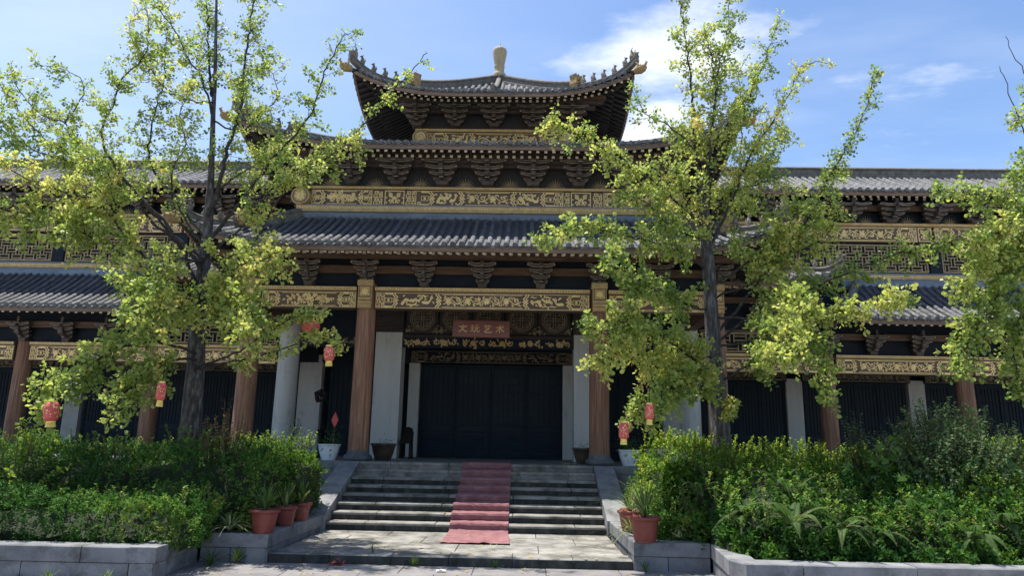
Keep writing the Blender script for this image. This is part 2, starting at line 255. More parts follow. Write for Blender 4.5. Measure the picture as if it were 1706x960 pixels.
class MB:
    """Collects polygons and links them as one mesh object."""
    def __init__(s): s.v = []; s.f = []; s.m = []; s.sm = []
    def add(s, vs, fs, m=0, smooth=False):
        b = len(s.v); s.v.extend(vs)
        for f in fs: s.f.append(tuple(b+i for i in f)); s.m.append(m); s.sm.append(smooth)
    def box(s, x0, x1, y0, y1, z0, z1, m=0, endm=None):
        vs = [(x0, y0, z0), (x1, y0, z0), (x1, y1, z0), (x0, y1, z0), (x0, y0, z1), (x1, y0, z1), (x1, y1, z1), (x0, y1, z1)]
        s.add(vs, [(0, 3, 2, 1), (4, 5, 6, 7), (1, 2, 6, 5), (2, 3, 7, 6), (3, 0, 4, 7)], m)
        s.add(vs[:2] + vs[4:6], [(0, 1, 3, 2)], m if endm is None else endm)
    def bbox(s, x0, x1, y0, y1, z0, z1, b=0.01, m=0, fm=None):
        """box with its front and top edges chamfered"""
        pts = [(y1, z0), (y1, z1), (y0 + b, z1), (y0, z1 - b), (y0, z0)]
        xa, xb = x0 + b*0.6, x1 - b*0.6
        ring = []
        for (x, inset) in ((x0, b*0.6), (xa, 0), (xb, 0), (x1, b*0.6)):
            ring.append([(x, y + (inset if k in (2, 3, 4) else 0), z - (inset if k in (1, 2, 3) else 0)) for k, (y, z) in enumerate(pts)])
        vs = [p for r in ring for p in r]; fs = []
        for i in range(3):
            for k in range(5):
                a = i*5 + k; c = i*5 + (k + 1) % 5
                fs.append((a, c, c + 5, a + 5))
        fs.append((4, 3, 2, 1, 0)); fs.append((15, 16, 17, 18, 19))
        s.add(vs, fs, m)
        if fm:
            for i in range(3): s.m[len(s.m) - len(fs) + i*5 + 3] = fm
    def quad(s, a, b, c, d, m=0): s.add([a, b, c, d], [(0, 1, 2, 3)], m)
    def prism(s, poly, y0, y1, m=0, sidem=None):
        """poly in (x, z), counter-clockwise seen from -Y; extruded from y0 (front) to y1"""
        n = len(poly)
        vs = [(x, y0, z) for x, z in poly] + [(x, y1, z) for x, z in poly]
        s.add(vs, [tuple(range(n)), tuple(range(2*n - 1, n - 1, -1))], m)
        s.add(vs, [(i, i + n, (i + 1) % n + n, (i + 1) % n) for i in range(n)], m if sidem is None else sidem)
    def lathe(s, prof, c=(0, 0, 0), n=20, m=0, smooth=True, cap=True, flute=0, fl=0.0):
        vs = []; k = len(prof)
        for i in range(n):
            a = 2*PI*i/n
            for (r, z) in prof:
                rr = r*(1 + fl*math.cos(flute*a)) if flute else r
                vs.append((c[0] + rr*math.cos(a), c[1] + rr*math.sin(a), c[2] + z))
        fs = []
        for i in range(n):
            j = (i + 1) % n
            for q in range(k - 1): fs.append((i*k + q, j*k + q, j*k + q + 1, i*k + q + 1))
        s.add(vs, fs, m, smooth)
        if cap:
            s.add(vs, [tuple(i*k + k - 1 for i in range(n)), tuple(i*k for i in range(n - 1, -1, -1))], m)
    def tube(s, pts, rad, n=6, m=0, cap=True, jag=0.0):
        pts = [Vector(p) for p in pts]
        if not hasattr(rad, '__len__'): rad = [rad]*len(pts)
        vs = []; prev = None
        for i, p in enumerate(pts):
            t = (pts[min(i + 1, len(pts) - 1)] - pts[max(i - 1, 0)]).normalized()
            if prev is None:
                a = Vector((0, 0, 1)) if abs(t.z) < 0.9 else Vector((1, 0, 0))
                u = t.cross(a).normalized()
            else:
                u = (prev - t*prev.dot(t)).normalized()
            prev = u; w = t.cross(u)
            for k in range(n):
                an = 2*PI*k/n; rr = rad[i]*(1 + (random.uniform(-jag, jag) if jag else 0))
                vs.append(tuple(p + u*(rr*math.cos(an)) + w*(rr*math.sin(an))))
        fs = [(i*n + k, i*n + (k + 1) % n, (i + 1)*n + (k + 1) % n, (i + 1)*n + k) for i in range(len(pts) - 1) for k in range(n)]
        s.add(vs, fs, m, True)
        if cap: s.add(vs, [tuple(range(n - 1, -1, -1)), tuple((len(pts) - 1)*n + k for k in range(n))], m)
    def ball(s, c, rx, ry, rz, n=8, k=6, m=0):
        prof = [(math.sin(PI*i/k), -math.cos(PI*i/k)) for i in range(k + 1)]
        vs = []
        for i in range(n):
            a = 2*PI*i/n
            for (r, z) in prof: vs.append((c[0] + rx*r*math.cos(a), c[1] + ry*r*math.sin(a), c[2] + rz*z))
        q = k + 1
        s.add(vs, [(i*q + j, ((i + 1) % n)*q + j, ((i + 1) % n)*q + j + 1, i*q + j + 1) for i in range(n) for j in range(k)], m, True)
    def mesh(s, name, mats):
        me = bpy.data.meshes.new(name); me.from_pydata(s.v, [], s.f)
        for mt in (mats if isinstance(mats, (list, tuple)) else [mats]): me.materials.append(mt)
        me.polygons.foreach_set('material_index', s.m); me.polygons.foreach_set('use_smooth', s.sm)
        me.update(); return me
    def build(s, name, mats, parent=None, world_coords=True, kind=None):
        o = bpy.data.objects.new(name, s.mesh(name, mats)); link(o, parent, world_coords)
        if kind: o['kind'] = kind
        return o
def inst(name, me, parent, loc=(0, 0, 0), rotz=0.0, scale=None, world_coords=True):
    o = bpy.data.objects.new(name, me); o.location = loc; o.rotation_euler = (0, 0, rotz)
    if scale: o.scale = scale
    link(o, parent, world_coords); return o
def copy_thing(root, loc, rotz=0.0, scale=1.0, label=None):
    r = root.copy(); COL.objects.link(r); r.location = loc; r.rotation_euler = (0, 0, rotz); r.scale = (scale,)*3
    if label: r['label'] = label
    for ch in list(root.children):
        c = ch.copy(); COL.objects.link(c); c.parent = r
        for g in list(ch.children):
            d = g.copy(); COL.objects.link(d); d.parent = c
    return r

# ---- leaf clouds -------------------------------------------------------------
FAN = (np.array([(0, 0, 0), (-0.42, 0.62, 0.07), (-0.17, 0.92, 0.0), (0.17, 0.92, 0.0), (0.42, 0.62, 0.07)], float), [(0, 2, 1), (0, 3, 2), (0, 4, 3)])
OVAL = (np.array([(0, 0, 0), (-0.26, 0.45, 0.06), (0, 1.0, -0.03), (0.26, 0.45, 0.06), ], float), [(0, 2, 1), (0, 3, 2)])
LANCE = (np.array([(0, 0, 0), (-0.11, 0.4, 0.02), (0, 1.0, -0.05), (0.11, 0.4, 0.02)], float), [(0, 2, 1), (0, 3, 2)])
PALM = (np.array([(0, 0, 0), (-0.5, 0.25, -0.06), (-0.2, 0.42, 0.03), (-0.42, 0.85, -0.06), (-0.08, 0.55, 0.03), (0, 1.05, -0.08), (0.08, 0.55, 0.03), (0.42, 0.85, -0.06), (0.2, 0.42, 0.03), (0.5, 0.25, -0.06)], float),
        [(0, 2, 1), (0, 4, 2), (2, 4, 3), (0, 6, 4), (4, 6, 5), (0, 8, 6), (6, 8, 7), (0, 9, 8)])
def norm_rows(a): return a/np.maximum(np.linalg.norm(a, axis=1, keepdims=True), 1e-9)
def leaf_mesh(name, pos, along, nrm, size, var, shape, mat):
    T, F = shape
    pos = np.asarray(pos, float); n = len(pos)
    along = norm_rows(np.asarray(along, float)); side = norm_rows(np.cross(along, nrm)); nn = np.cross(side, along)
    size = np.broadcast_to(np.asarray(size, float), (n,))[:, None, None]
    V = pos[:, None, :] + size*(T[None, :, 0:1]*side[:, None, :] + T[None, :, 1:2]*along[:, None, :] + T[None, :, 2:3]*nn[:, None, :])
    k = len(T); f = np.array(F)
    idx = (np.arange(n)[:, None, None]*k + f[None]).reshape(-1)
    me = bpy.data.meshes.new(name)
    me.vertices.add(n*k); me.vertices.foreach_set('co', V.reshape(-1).astype(np.float32))
    me.loops.add(len(idx)); me.loops.foreach_set('vertex_index', idx.astype(np.int32))
    nt = len(idx)//3
    me.polygons.add(nt); me.polygons.foreach_set('loop_start', (np.arange(nt)*3).astype(np.int32))
    at = me.attributes.new('var', 'FLOAT', 'POINT'); at.data.foreach_set('value', np.repeat(np.clip(var, 0, 1), k).astype(np.float32))
    me.materials.append(mat); me.update(calc_edges=True); me.validate()
    return me
def rand_dirs(n):
    return norm_rows(RNG.normal(size=(n, 3)))

# ------------------------------------------------------------------ painted ornament (flat print laid a few millimetres proud)
class Orn:
    def __init__(s, origin, ux, uz, n):
        s.o = Vector(origin); s.ux = Vector(ux); s.uz = Vector(uz); s.n = Vector(n); s.mb = MB(); s.k = 0
    def P(s, u, v, lift=0.006):
        lift += (s.k % 60)*.00010; return tuple(s.o + s.ux*u + s.uz*v + s.n*lift)
    def poly(s, pts, m=0, lift=0.006):
        s.k += (lift > .005)
        s.mb.add([s.P(u, v, lift) for u, v in pts], [tuple(range(len(pts)))], m)
    def rect(s, u0, u1, v0, v1, m=0, lift=0.006): s.poly([(u0, v0), (u1, v0), (u1, v1), (u0, v1)], m, lift)
    def ribbon(s, pts, w, w1=None, m=0, lift=0.006, closed=False):
        s.k += 1; w *= 1.12; n = len(pts); w1 = w if w1 is None else w1*1.12
        if closed: pts = list(pts) + [pts[0]]; n += 1
        a, b = [], []
        for i, (u, v) in enumerate(pts):
            p0 = pts[i - 1] if i > 0 else (pts[-2] if closed else pts[0]); p1 = pts[i + 1] if i < n - 1 else (pts[1] if closed else pts[-1])
            d1 = Vector((u - p0[0], v - p0[1])); d2 = Vector((p1[0] - u, p1[1] - v))
            if d1.length > 1e-9: d1.normalize()
            if d2.length > 1e-9: d2.normalize()
            d = d1 + d2
            if d.length < 1e-6: d = Vector((1, 0))
            d.normalize(); nn = Vector((-d.y, d.x))
            k = 1.0/max(0.5, abs(nn.dot(Vector((-d2.y, d2.x))) if d2.length > 0.5 else 1.0))
            h = 0.5*(w + (w1 - w)*i/max(1, n - 1))*k
            a.append((u + nn.x*h, v + nn.y*h)); b.append((u - nn.x*h, v - nn.y*h))
        vs = [s.P(*q, lift) for q in a] + [s.P(*q, lift) for q in b]
        s.mb.add(vs, [(n + i, n + i + 1, i + 1, i) for i in range(n - 1)], m)
    def frame(s, u0, u1, v0, v1, w, m=0, lift=0.006):
        s.rect(u0, u1, v0, v0 + w, m, lift); s.rect(u0, u1, v1 - w, v1, m, lift)
        s.rect(u0, u0 + w, v0 + w, v1 - w, m, lift); s.rect(u1 - w, u1, v0 + w, v1 - w, m, lift)
    def disc(s, u, v, r, n=9, m=0, lift=0.006, ry=None):
        ry = ry or r
        s.poly([(u + r*math.cos(2*PI*i/n), v + ry*math.sin(2*PI*i/n)) for i in range(n)], m, lift)
    def leaf(s, u, v, ang, ln, w, m=0):
        ca, sa = math.cos(ang), math.sin(ang)
        s.poly([(u + x*ca - y*sa, v + x*sa + y*ca) for x, y in ((0, 0), (ln*.35, -w*.5), (ln*.7, -w*.32), (ln, 0), (ln*.7, w*.32), (ln*.35, w*.5))], m)
    def spiral(s, u, v, r, turns, a0, sgn, w):
        k = int(9*turns) + 4
        s.ribbon([(u + r*(1 - .82*t)*math.cos(a0 + sgn*2*PI*turns*t), v + r*(1 - .82*t)*math.sin(a0 + sgn*2*PI*turns*t)) for t in (i/(k - 1) for i in range(k))], w, w*.8)
    def flower(s, u, v, r, n=8):
        for i in range(n): s.leaf(u, v, 2*PI*i/n + .2, r, r*.55)
        s.disc(u, v, r*.4, 8)
    def vine(s, u0, u1, v0, v1, rs, flowers=True):
        h = v1 - v0; vm = (v0 + v1)/2; n = max(2, round((u1 - u0)/(h*.82))); st = (u1 - u0)/n
        pts = [(u0 + (u1 - u0)*i/(n*8), vm + h*.26*math.sin(PI*i/8)) for i in range(n*8 + 1)]
        s.ribbon(pts, h*.075)
        for i in range(n):
            uc = u0 + (i + .5)*st; sg = 1 if i % 2 == 0 else -1
            if flowers and i % 2 == (n // 2) % 2 and n > 2:
                s.flower(uc, vm - sg*h*.02, h*.30, 9)
            else:
                s.spiral(uc, vm - sg*h*.06, h*.25, 1.2, sg*PI/2, -sg, h*.075)
            for q in range(8):
                a = rs.uniform(0, 2*PI)
                s.leaf(uc + rs.uniform(-.42, .42)*st, vm - sg*h*rs.uniform(.08, .34), a, h*rs.uniform(.14, .24), h*.11)
            s.leaf(uc - st*.45, vm + sg*h*.2, sg*1.0, h*.25, h*.12); s.leaf(uc + st*.4, vm + sg*h*.24, PI - sg*.8, h*.22, h*.11)
            s.spiral(uc + st*.42, vm + sg*h*.30, h*.12, .8, 0, sg, h*.06)
            s.spiral(uc - st*.30, vm + sg*h*.36, h*.09, .8, PI, -sg, h*.055)
    def clouds(s, u0, u1, v0, v1, rs, d=1):
        """leaping beast among cloud curls: thick tapering S strokes and blobs"""
        h = v1 - v0; w = u1 - u0
        for k in range(3):
            cu = u0 + w*(.2 + .3*k); cv = v0 + h*(.45 + .1*(k % 2))
            pts = [(cu + d*w*.24*(t - .5), cv + h*.42*(t - .5) + h*.13*math.sin(5*t + k)) for t in (i/9 for i in range(10))]
            s.ribbon(pts, h*.20, h*.07)
            s.disc(pts[0][0], pts[0][1], h*.10, 8); s.disc(pts[3][0], pts[3][1] + h*.06, h*.09, 8)
            s.spiral(pts[-1][0], pts[-1][1], h*.13, .9, rs.uniform(0, 6), d, h*.07)
        for k in range(16):
            a = rs.uniform(0, 6.3); u, v = u0 + w*rs.uniform(.05, .95), v0 + h*rs.uniform(.12, .88)
            s.leaf(u, v, a, h*.24, h*.12)
        for k in range(5):
            u, v = u0 + w*rs.uniform(.1, .9), v0 + h*rs.choice((.16, .84))
            s.ribbon([(u - h*.22, v), (u - h*.1, v + h*.06), (u + h*.05, v - h*.04), (u + h*.22, v + h*.03)], h*.09, h*.04)
    def meander(s, u0, u1, v0, v1, c):
        """rows of small key squares"""
        nu, nv = max(1, round((u1 - u0)/c)), max(1, round((v1 - v0)/c)); du, dv = (u1 - u0)/nu, (v1 - v0)/nv; w = min(du, dv)*.2
        for i in range(nu):
            for j in range(nv):
                a, b = u0 + i*du, v0 + j*dv
                if (i + j) % 2: pts = [(.12, .12), (.88, .12), (.88, .85), (.34, .85), (.34, .45), (.6, .45)]
                else: pts = [(.12, .88), (.12, .15), (.88, .15), (.88, .62), (.45, .62)]
                s.ribbon([(a + x*du, b + y*dv) for x, y in pts], w)
    def chevron(s, u, v0, v1, d, w, gap, k=2):
        h = v1 - v0
        prof = [(0, 0), (0, .12), (.17, .30), (.05, .42), (.20, .5), (.05, .58), (.17, .70), (0, .88), (0, 1)]
        for q in range(k): s.ribbon([(u + d*(x*h + q*gap), v0 + y*h) for x, y in prof], w)
    def build(s, name, mats, parent): return s.mb.build(name, mats, parent, kind='stuff')

def painted_panel(o, u0, u1, v0, v1, kind, rs):
    """one long beam panel: key-pattern ends, zigzag brackets, scrolls between"""
    h = v1 - v0; L = u1 - u0; w = h*.055
    o.frame(u0, u1, v0, v1, w*.6)
    e = min(h*1.05, L*.13)                                       # end blocks
    for a, d in ((u0, 1), (u1, -1)):
        b = a + d*e*.55
        o.rect(min(a, b), max(a, b), v0, v1, 1, .003); o.meander(min(a, b), max(a, b), v0 + w, v1 - w, h*.25)
        c = a + d*e*1.0
        o.rect(min(b, c), max(b, c), v0 + h*.36, v1 - h*.36, 1, .003); o.frame(min(b, c), max(b, c), v0 + h*.34, v1 - h*.34, w*.7)
        o.rect(min(b, c), max(b, c), v0, v0 + h*.14, 0); o.rect(min(b, c), max(b, c), v1 - h*.14, v1, 0)
        o.disc((b + c)/2, (v0 + v1)/2, h*.09, 8)
        o.chevron(c + d*h*.02, v0, v1, d, w*1.1, h*.16, 2)
    i0, i1 = u0 + e + h*.48, u1 - e - h*.48
    if kind == 'long':
        q = (i1 - i0)*.215
        o.clouds(i0, i0 + q, v0 + h*.06, v1 - h*.06, rs, 1); o.clouds(i1 - q, i1, v0 + h*.06, v1 - h*.06, rs, -1)
        o.chevron(i0 + q + h*.05, v0, v1, 1, w*1.1, h*.16, 2); o.chevron(i1 - q - h*.05, v0, v1, -1, w*1.1, h*.16, 2)
        c0, c1 = i0 + q + h*.45, i1 - q - h*.45
        o.rect(c0, c1, v0 + h*.07, v0 + h*.11); o.rect(c0, c1, v1 - h*.11, v1 - h*.07)
        o.vine(c0 + h*.1, c1 - h*.1, v0 + h*.14, v1 - h*.14, rs)
    elif kind == 'short':
        o.rect(i0, i1, v0 + h*.07, v0 + h*.11); o.rect(i0, i1, v1 - h*.11, v1 - h*.07)
        m = (i0 + i1)/2; W = (i1 - i0)*.45
        for k in range(64):                                       # dense flower spray
            t = rs.uniform(-1, 1); hh = h*.36*(1 - abs(t)**3)
            u, v = m + t*W, (v0 + v1)/2 + rs.uniform(-1, 1)*hh
            if k % 3 == 0: o.spiral(u, v, h*.13, .9, rs.uniform(0, 6), rs.choice((-1, 1)), h*.06)
            else: o.leaf(u, v, rs.uniform(0, 6.3), h*.24, h*.13)
        for t in (-.75, -.38, 0, .38, .75): o.flower(m + t*W, (v0 + v1)/2 + (0 if abs(t) > .5 else h*.05), h*.17, 7)
    else:
        o.rect(i0, i1, v0 + h*.07, v0 + h*.11); o.rect(i0, i1, v1 - h*.11, v1 - h*.07)
        o.vine(i0 + h*.1, i1 - h*.1, v0 + h*.13, v1 - h*.13, rs)

def square_panel(o, u0, u1, v0, v1, rs):
    h = v1 - v0; w = u1 - u0; m = (u0 + u1)/2
    o.frame(u0, u1, v0, v1, h*.06)
    for d in (-1, 1):
        o.spiral(m + d*w*.22, v0 + h*.68, h*.15, 1.1, PI/2, d, h*.065); o.spiral(m + d*w*.22, v0 + h*.3, h*.14, 1.1, -PI/2, -d, h*.065)
        o.ribbon([(m + d*w*.05, v0 + h*.15), (m + d*w*.1, v0 + h*.5), (m + d*w*.3, v0 + h*.86)], h*.07)
        o.leaf(m + d*w*.36, v0 + h*.5, d*.3 + (0 if d > 0 else PI), h*.14, h*.1); o.leaf(m + d*w*.36, v0 + h*.14, d*.8 + (0 if d > 0 else PI), h*.16, h*.1)
    o.flower(m, v0 + h*.5, h*.16, 7)

def greek_strip(o, u0, u1, v0, v1):
    o.rect(u0, u1, v0, v1, 1, .003)
    h = v1 - v0; n = max(4, round((u1 - u0)/(h*1.5))); st = (u1 - u0)/n
    for i in range(n):
        a = u0 + i*st
        o.ribbon([(a + st*.08, v0 + h*.2), (a + st*.08, v0 + h*.8), (a + st*.75, v0 + h*.8), (a + st*.75, v0 + h*.42), (a + st*.42, v0 + h*.42)], h*.13)

def lotus(o, u, v, w, h):
    for i in range(9):
        a = PI*(.06 + .88*i/8); ln = (h if 2 <= i <= 6 else h*.8)*(1.0 if i != 4 else 1.1)
        o.leaf(u, v, a, ln*(.72 + .28*math.sin(a)) if False else math.hypot(w*.5*math.cos(a), ln*math.sin(a)), h*.16)
    for i in range(5):
        a = PI*(.2 + .6*i/4); o.leaf(u, v + h*.04, a, h*.55, h*.18)
    o.ribbon([(u - w*.5, v + h*.02), (u - w*.2, v - h*.04), (u + w*.2, v - h*.04), (u + w*.5, v + h*.02)], h*.07)

def lattice_mesh(u0, u1, v0, v1, cell, w):
    """interlocked key lattice bars, real strips 25 mm deep; local x, z with front at y=0"""
    mb = MB(); nu, nv = max(2, round((u1 - u0)/cell)), max(2, round((v1 - v0)/cell)); du, dv = (u1 - u0)/nu, (v1 - v0)/nv
    def bar(a, b, c, d): mb.box(a, b, 0.0, .025, c, d)
    h = w/2
    for i in range(nu):
        for j in range(nv):
            a, c = u0 + i*du, v0 + j*dv
            if (i + j) % 2:
                for t in (.25, .75): bar(a - du*.25, a + du*1.25, c + dv*t - h, c + dv*t + h) if 0 < i < nu - 1 else bar(a, a + du, c + dv*t - h, c + dv*t + h)
            else:
                for t in (.25, .75):
                    z0, z1 = (c - dv*.25, c + dv*1.25) if 0 < j < nv - 1 else (c, c + dv)
                    mb.add(*_bar(a + du*t - h, a + du*t + h, .003, .028, z0, z1))
    f = w*1.6
    mb.box(u0 - f, u1 + f, -.012, .04, v0 - f, v0); mb.box(u0 - f, u1 + f, -.012, .04, v1, v1 + f)
    mb.box(u0 - f, u0, -.01, .038, v0, v1); mb.box(u1, u1 + f, -.01, .038, v0, v1)
    return mb
def _bar(x0, x1, y0, y1, z0, z1):
    vs = [(x0, y0, z0), (x1, y0, z0), (x1, y1, z0), (x0, y1, z0), (x0, y0, z1), (x1, y0, z1), (x1, y1, z1), (x0, y1, z1)]
    return vs, [(0, 3, 2, 1), (4, 5, 6, 7), (1, 2, 6, 5), (2, 3, 7, 6), (3, 0, 4, 7), (0, 1, 5, 4)]

# ------------------------------------------------------------------ roofs
RJ = random.Random(3)
class Roof:
    """Skirt or full roof whose eaves run along X at y=Ye; slopes rise to y=Yt.  h0/h1: which ends are hipped."""
    def __init__(s, e0, e1, Ye, ze, t0, t1, Yt, zt, rise=0.0, Ln=1.3, a=0.72, q=2.4):
        s.__dict__.update(locals())
    def sx(s, X):
        r = 9.0
        if s.t0 > s.e0 + 1e-6: r = min(r, (X - s.e0)/(s.t0 - s.e0))
        if s.t1 < s.e1 - 1e-6: r = min(r, (s.e1 - X)/(s.e1 - s.t1))
        return r
    def sy(s, Y): return (Y - s.Ye)/(s.Yt - s.Ye)
    def z(s, X, Y, side=False):
        fx, fy = s.sx(X), s.sy(Y)
        st, c = (fx, fy) if side else (fy, fx)
        st = max(-.2, min(1.0, st)); c = max(0.0, 1 - c/s.Ln)
        return s.ze + (s.zt - s.ze)*(s.a*st + (1 - s.a)*st*st) + s.rise*(c**s.q)*(1 - max(0, st))
    def lift(s, X): return s.rise*max(0.0, 1 - s.sx(X)/s.Ln)**s.q

def tile_row_mb(rf, X, r=.052, seg=.30, first=True):
    """one barrel row with its lapped joints, eave disc and the drip tile beside it; local to the eave point"""
    mb = MB(); send = min(1.0, rf.sx(X)); Y1 = rf.Ye + send*(rf.Yt - rf.Ye); L = Y1 - rf.Ye
    if L < .12: return None
    z0 = rf.z(X, rf.Ye); n = max(1, round(L/seg)); A = [PI*k/4 for k in range(5)]
    for i in range(n):
        ya, yb = rf.Ye + L*i/n, rf.Ye + L*(i + 1)/n + .02
        ring = []
        for (y, rr) in ((ya, r*1.14), (ya + .05, r*1.14), (ya + .055, r), (yb, r*.98)):
            zz = rf.z(X, min(y, Y1)) - z0
            ring.append([(rr*math.cos(a), y - rf.Ye, zz + .012 + rr*.95*math.sin(a)) for a in A])
        vs = [p for q in ring for p in q]
        mb.add(vs, [(k*5 + j, k*5 + j + 1, k*5 + 6 + j, k*5 + 5 + j) for k in range(3) for j in range(4)], 0, True)
    n = 10
    disc = [(r*1.08*math.cos(2*PI*k/n), -.012, .012 + r*1.08*math.sin(2*PI*k/n)) for k in range(n)]
    back = [(x, .03, zz) for x, _, zz in disc]
    mb.add(disc + back, [tuple(range(n))] + [(k, k + n, (k + 1) % n + n, (k + 1) % n) for k in range(n)], 0)
    boss = [(r*.55*math.cos(2*PI*k/8), -.02, .012 + r*.55*math.sin(2*PI*k/8)) for k in range(8)]
    mb.add(boss + [(x*1.2, -.012, (zz - .012)*1.2 + .012) for x, _, zz in boss], [tuple(range(8))] + [(k, k + 8, (k + 1) % 8 + 8, (k + 1) % 8) for k in range(8)], 0)
    d = rf.pitch/2                                               # drip tile between this row and the next
    dr = [(d - d*.82, -.006, -.005), (d - d*.4, -.006, -.055), (d, -.006, -.075), (d + d*.4, -.006, -.055), (d + d*.82, -.006, -.005), (d + d*.4, -.006, -.022), (d - d*.4, -.006, -.022)]
    mb.add(dr + [(x, .012, zz) for x, _, zz in dr], [tuple(range(7))] + [(k, k + 7, (k + 1) % 7 + 7, (k + 1) % 7) for k in range(7)], 0)
    trough = []
    for y in (-.01, .35):
        zz = rf.z(X, rf.Ye + max(0, min(y, L))) - z0
        trough += [(d + d*t, y, zz - .01 - .03*(1 - t*t)) for t in (-.9, -.45, 0, .45, .9)]
    mb.add(trough, [(j, j + 1, j + 6, j + 5) for j in range(4)], 0, True)
    return mb

def roof_parts(rf, parent, pitch=.18, ny=8, side0=0.0, side1=0.0, Yback=None, soffit=True, fascia_h=.10, rafters=True, raf_to=None, name='roof', rows_from=None, rows_to=None, split=None):
    """deck, barrel rows, side rows, fascia and two tiers of rafters for the front eave and hipped ends"""
    rf.pitch = pitch
    deck = MB()
    xs = np.linspace(rf.e0, rf.e1, int((rf.e1 - rf.e0)/.3) + 2)
    xs = np.unique(np.concatenate([xs, [rf.t0, rf.t1]]))
    ss = [i/ny for i in range(ny + 1)]
    grid = []
    for s_ in ss:
        a = rf.e0 + (rf.t0 - rf.e0)*s_; b = rf.e1 + (rf.t1 - rf.e1)*s_
        row = []
        for x in xs:
            X = a + (b - a)*(x - rf.e0)/(rf.e1 - rf.e0); Y = rf.Ye + s_*(rf.Yt - rf.Ye); row.append((X, Y, rf.z(X, Y) - .012))
        grid.append(row)
    n = len(xs)
    deck.add([p for r in grid for p in r], [(j*n + i, j*n + i + 1, (j + 1)*n + i + 1, (j + 1)*n + i) for j in range(ny) for i in range(n - 1)], 0, True)
    sides = []
    if rf.t0 > rf.e0 + .01: sides.append((rf.e0, rf.t0))
    if rf.t1 < rf.e1 - .01: sides.append((rf.e1, rf.t1))
    Yb = Yback if Yback is not None else rf.Yt
    for (e, t) in sides:
        vs = []; m = 14
        for s_ in ss:
            X = e + (t - e)*s_; Ya = rf.Ye + s_*(rf.Yt - rf.Ye)
            for k in range(m + 1):
                Y = Ya + (max(Yb, Ya) - Ya)*(k/m)**1.5; vs.append((X, Y, rf.z(X, Y, True) - .012))
        deck.add(vs, [(j*(m + 1) + i, j*(m + 1) + i + 1, (j + 1)*(m + 1) + i + 1, (j + 1)*(m + 1) + i) if e > t else (j*(m + 1) + i, (j + 1)*(m + 1) + i, (j + 1)*(m + 1) + i + 1, j*(m + 1) + i + 1) for j in range(ny) for i in range(m)], 0, True)
    D = deck.build(name, M['tile_side'], parent)
    WLOC[D.name] = Vector((0, 0, 0))
    # front rows: those outside the upturned corners share one mesh
    k0 = math.ceil((rf.e0 + .07)/pitch); k1 = math.floor((rf.e1 - .07)/pitch); shared = None
    for k in range(k0, k1 + 1):
        X = k*pitch
        if (rows_from is not None and X < rows_from) or (rows_to is not None and X > rows_to): continue
        plain = rf.sx(X) >= max(rf.Ln, 1.0)
        if plain and shared is None:
            mb = tile_row_mb(rf, X); shared = mb.mesh('tile_row', M['tile'])
        if plain: me = shared
        else:
            mb = tile_row_mb(rf, X)
            if mb is None: continue
            me = mb.mesh('tile_row', M['tile'])
        inst('tile_row', me, D, (X + RJ.gauss(0, .003), rf.Ye + RJ.gauss(0, .008), rf.z(X, rf.Ye) + RJ.gauss(0, .003)), RJ.gauss(0, .004))
    # rows of the hipped ends, seen only edge-on from the court
    for (e, t) in sides:
        sd = MB(); sg = 1 if e > t else -1; Y = rf.Ye + .1
        while Y < Yb:
            fy = min(1.0, rf.sy(Y)); X1 = e + (t - e)*fy; r = .058
            if abs(X1 - e) > .15:
                nseg = 7; vs = []
                for i in range(nseg + 1):
                    X = e + (X1 - e)*i/nseg; zz = rf.z(X, Y, True)
                    vs += [(X, Y + r*math.cos(PI*j/4), zz + .01 + r*.95*math.sin(PI*j/4)) for j in range(5)]
                sd.add(vs, [(i*5 + j, i*5 + j + 1, i*5 + 6 + j, i*5 + 5 + j) if sg < 0 else (i*5 + j, i*5 + 5 + j, i*5 + 6 + j, i*5 + j + 1) for i in range(nseg) for j in range(4)], 0, True)
                zz = rf.z(e, Y, True)
                dsc = [(e + sg*.012, Y + r*1.2*math.cos(2*PI*k/8), zz + .02 + r*1.2*math.sin(2*PI*k/8)) for k in range(8)]
                sd.add(dsc, [tuple(range(8)) if sg > 0 else tuple(range(7, -1, -1))], 0)
                sd.add([(e + sg*.01, Y + pitch*.5 - .07, zz - .005), (e + sg*.01, Y + pitch*.5, zz - .075), (e + sg*.01, Y + pitch*.5 + .07, zz - .005)], [(0, 1, 2)], 0)
            Y += pitch
        if sd.v: sd.build('side_tiles', M['tile'], D, kind='stuff')
    # eave board, following the curve, front and ends
    fa = MB(); xs2 = np.linspace(rf.e0, rf.e1, 60)
    def strip(pts, nrm):
        vs = []
        for (x, y, z) in pts:
            for (o_, dz) in ((0, -.04), (.05, -.04), (.05, -.04 - fascia_h), (0, -.04 - fascia_h)): vs.append((x + nrm[0]*o_, y + nrm[1]*o_, z + dz))
        m = len(pts)
        fa.add(vs, [(i*4 + k, i*4 + (k + 1) % 4, (i + 1)*4 + (k + 1) % 4, (i + 1)*4 + k) for i in range(m - 1) for k in range(4)] + [(0, 3, 2, 1), ((m - 1)*4, (m - 1)*4 + 1, (m - 1)*4 + 2, (m - 1)*4 + 3)], 0)
    strip([(x, rf.Ye + .03, rf.z(x, rf.Ye)) for x in xs2], (0, 1))
    for (e, t) in sides:
        sg = 1 if e > t else -1
        strip([(e - sg*.03, y, rf.z(e, y, True)) for y in np.linspace(rf.Ye + .08, Yb, 40)], (-sg, 0))
    fa.build('eave_board', M['fascia'], D)
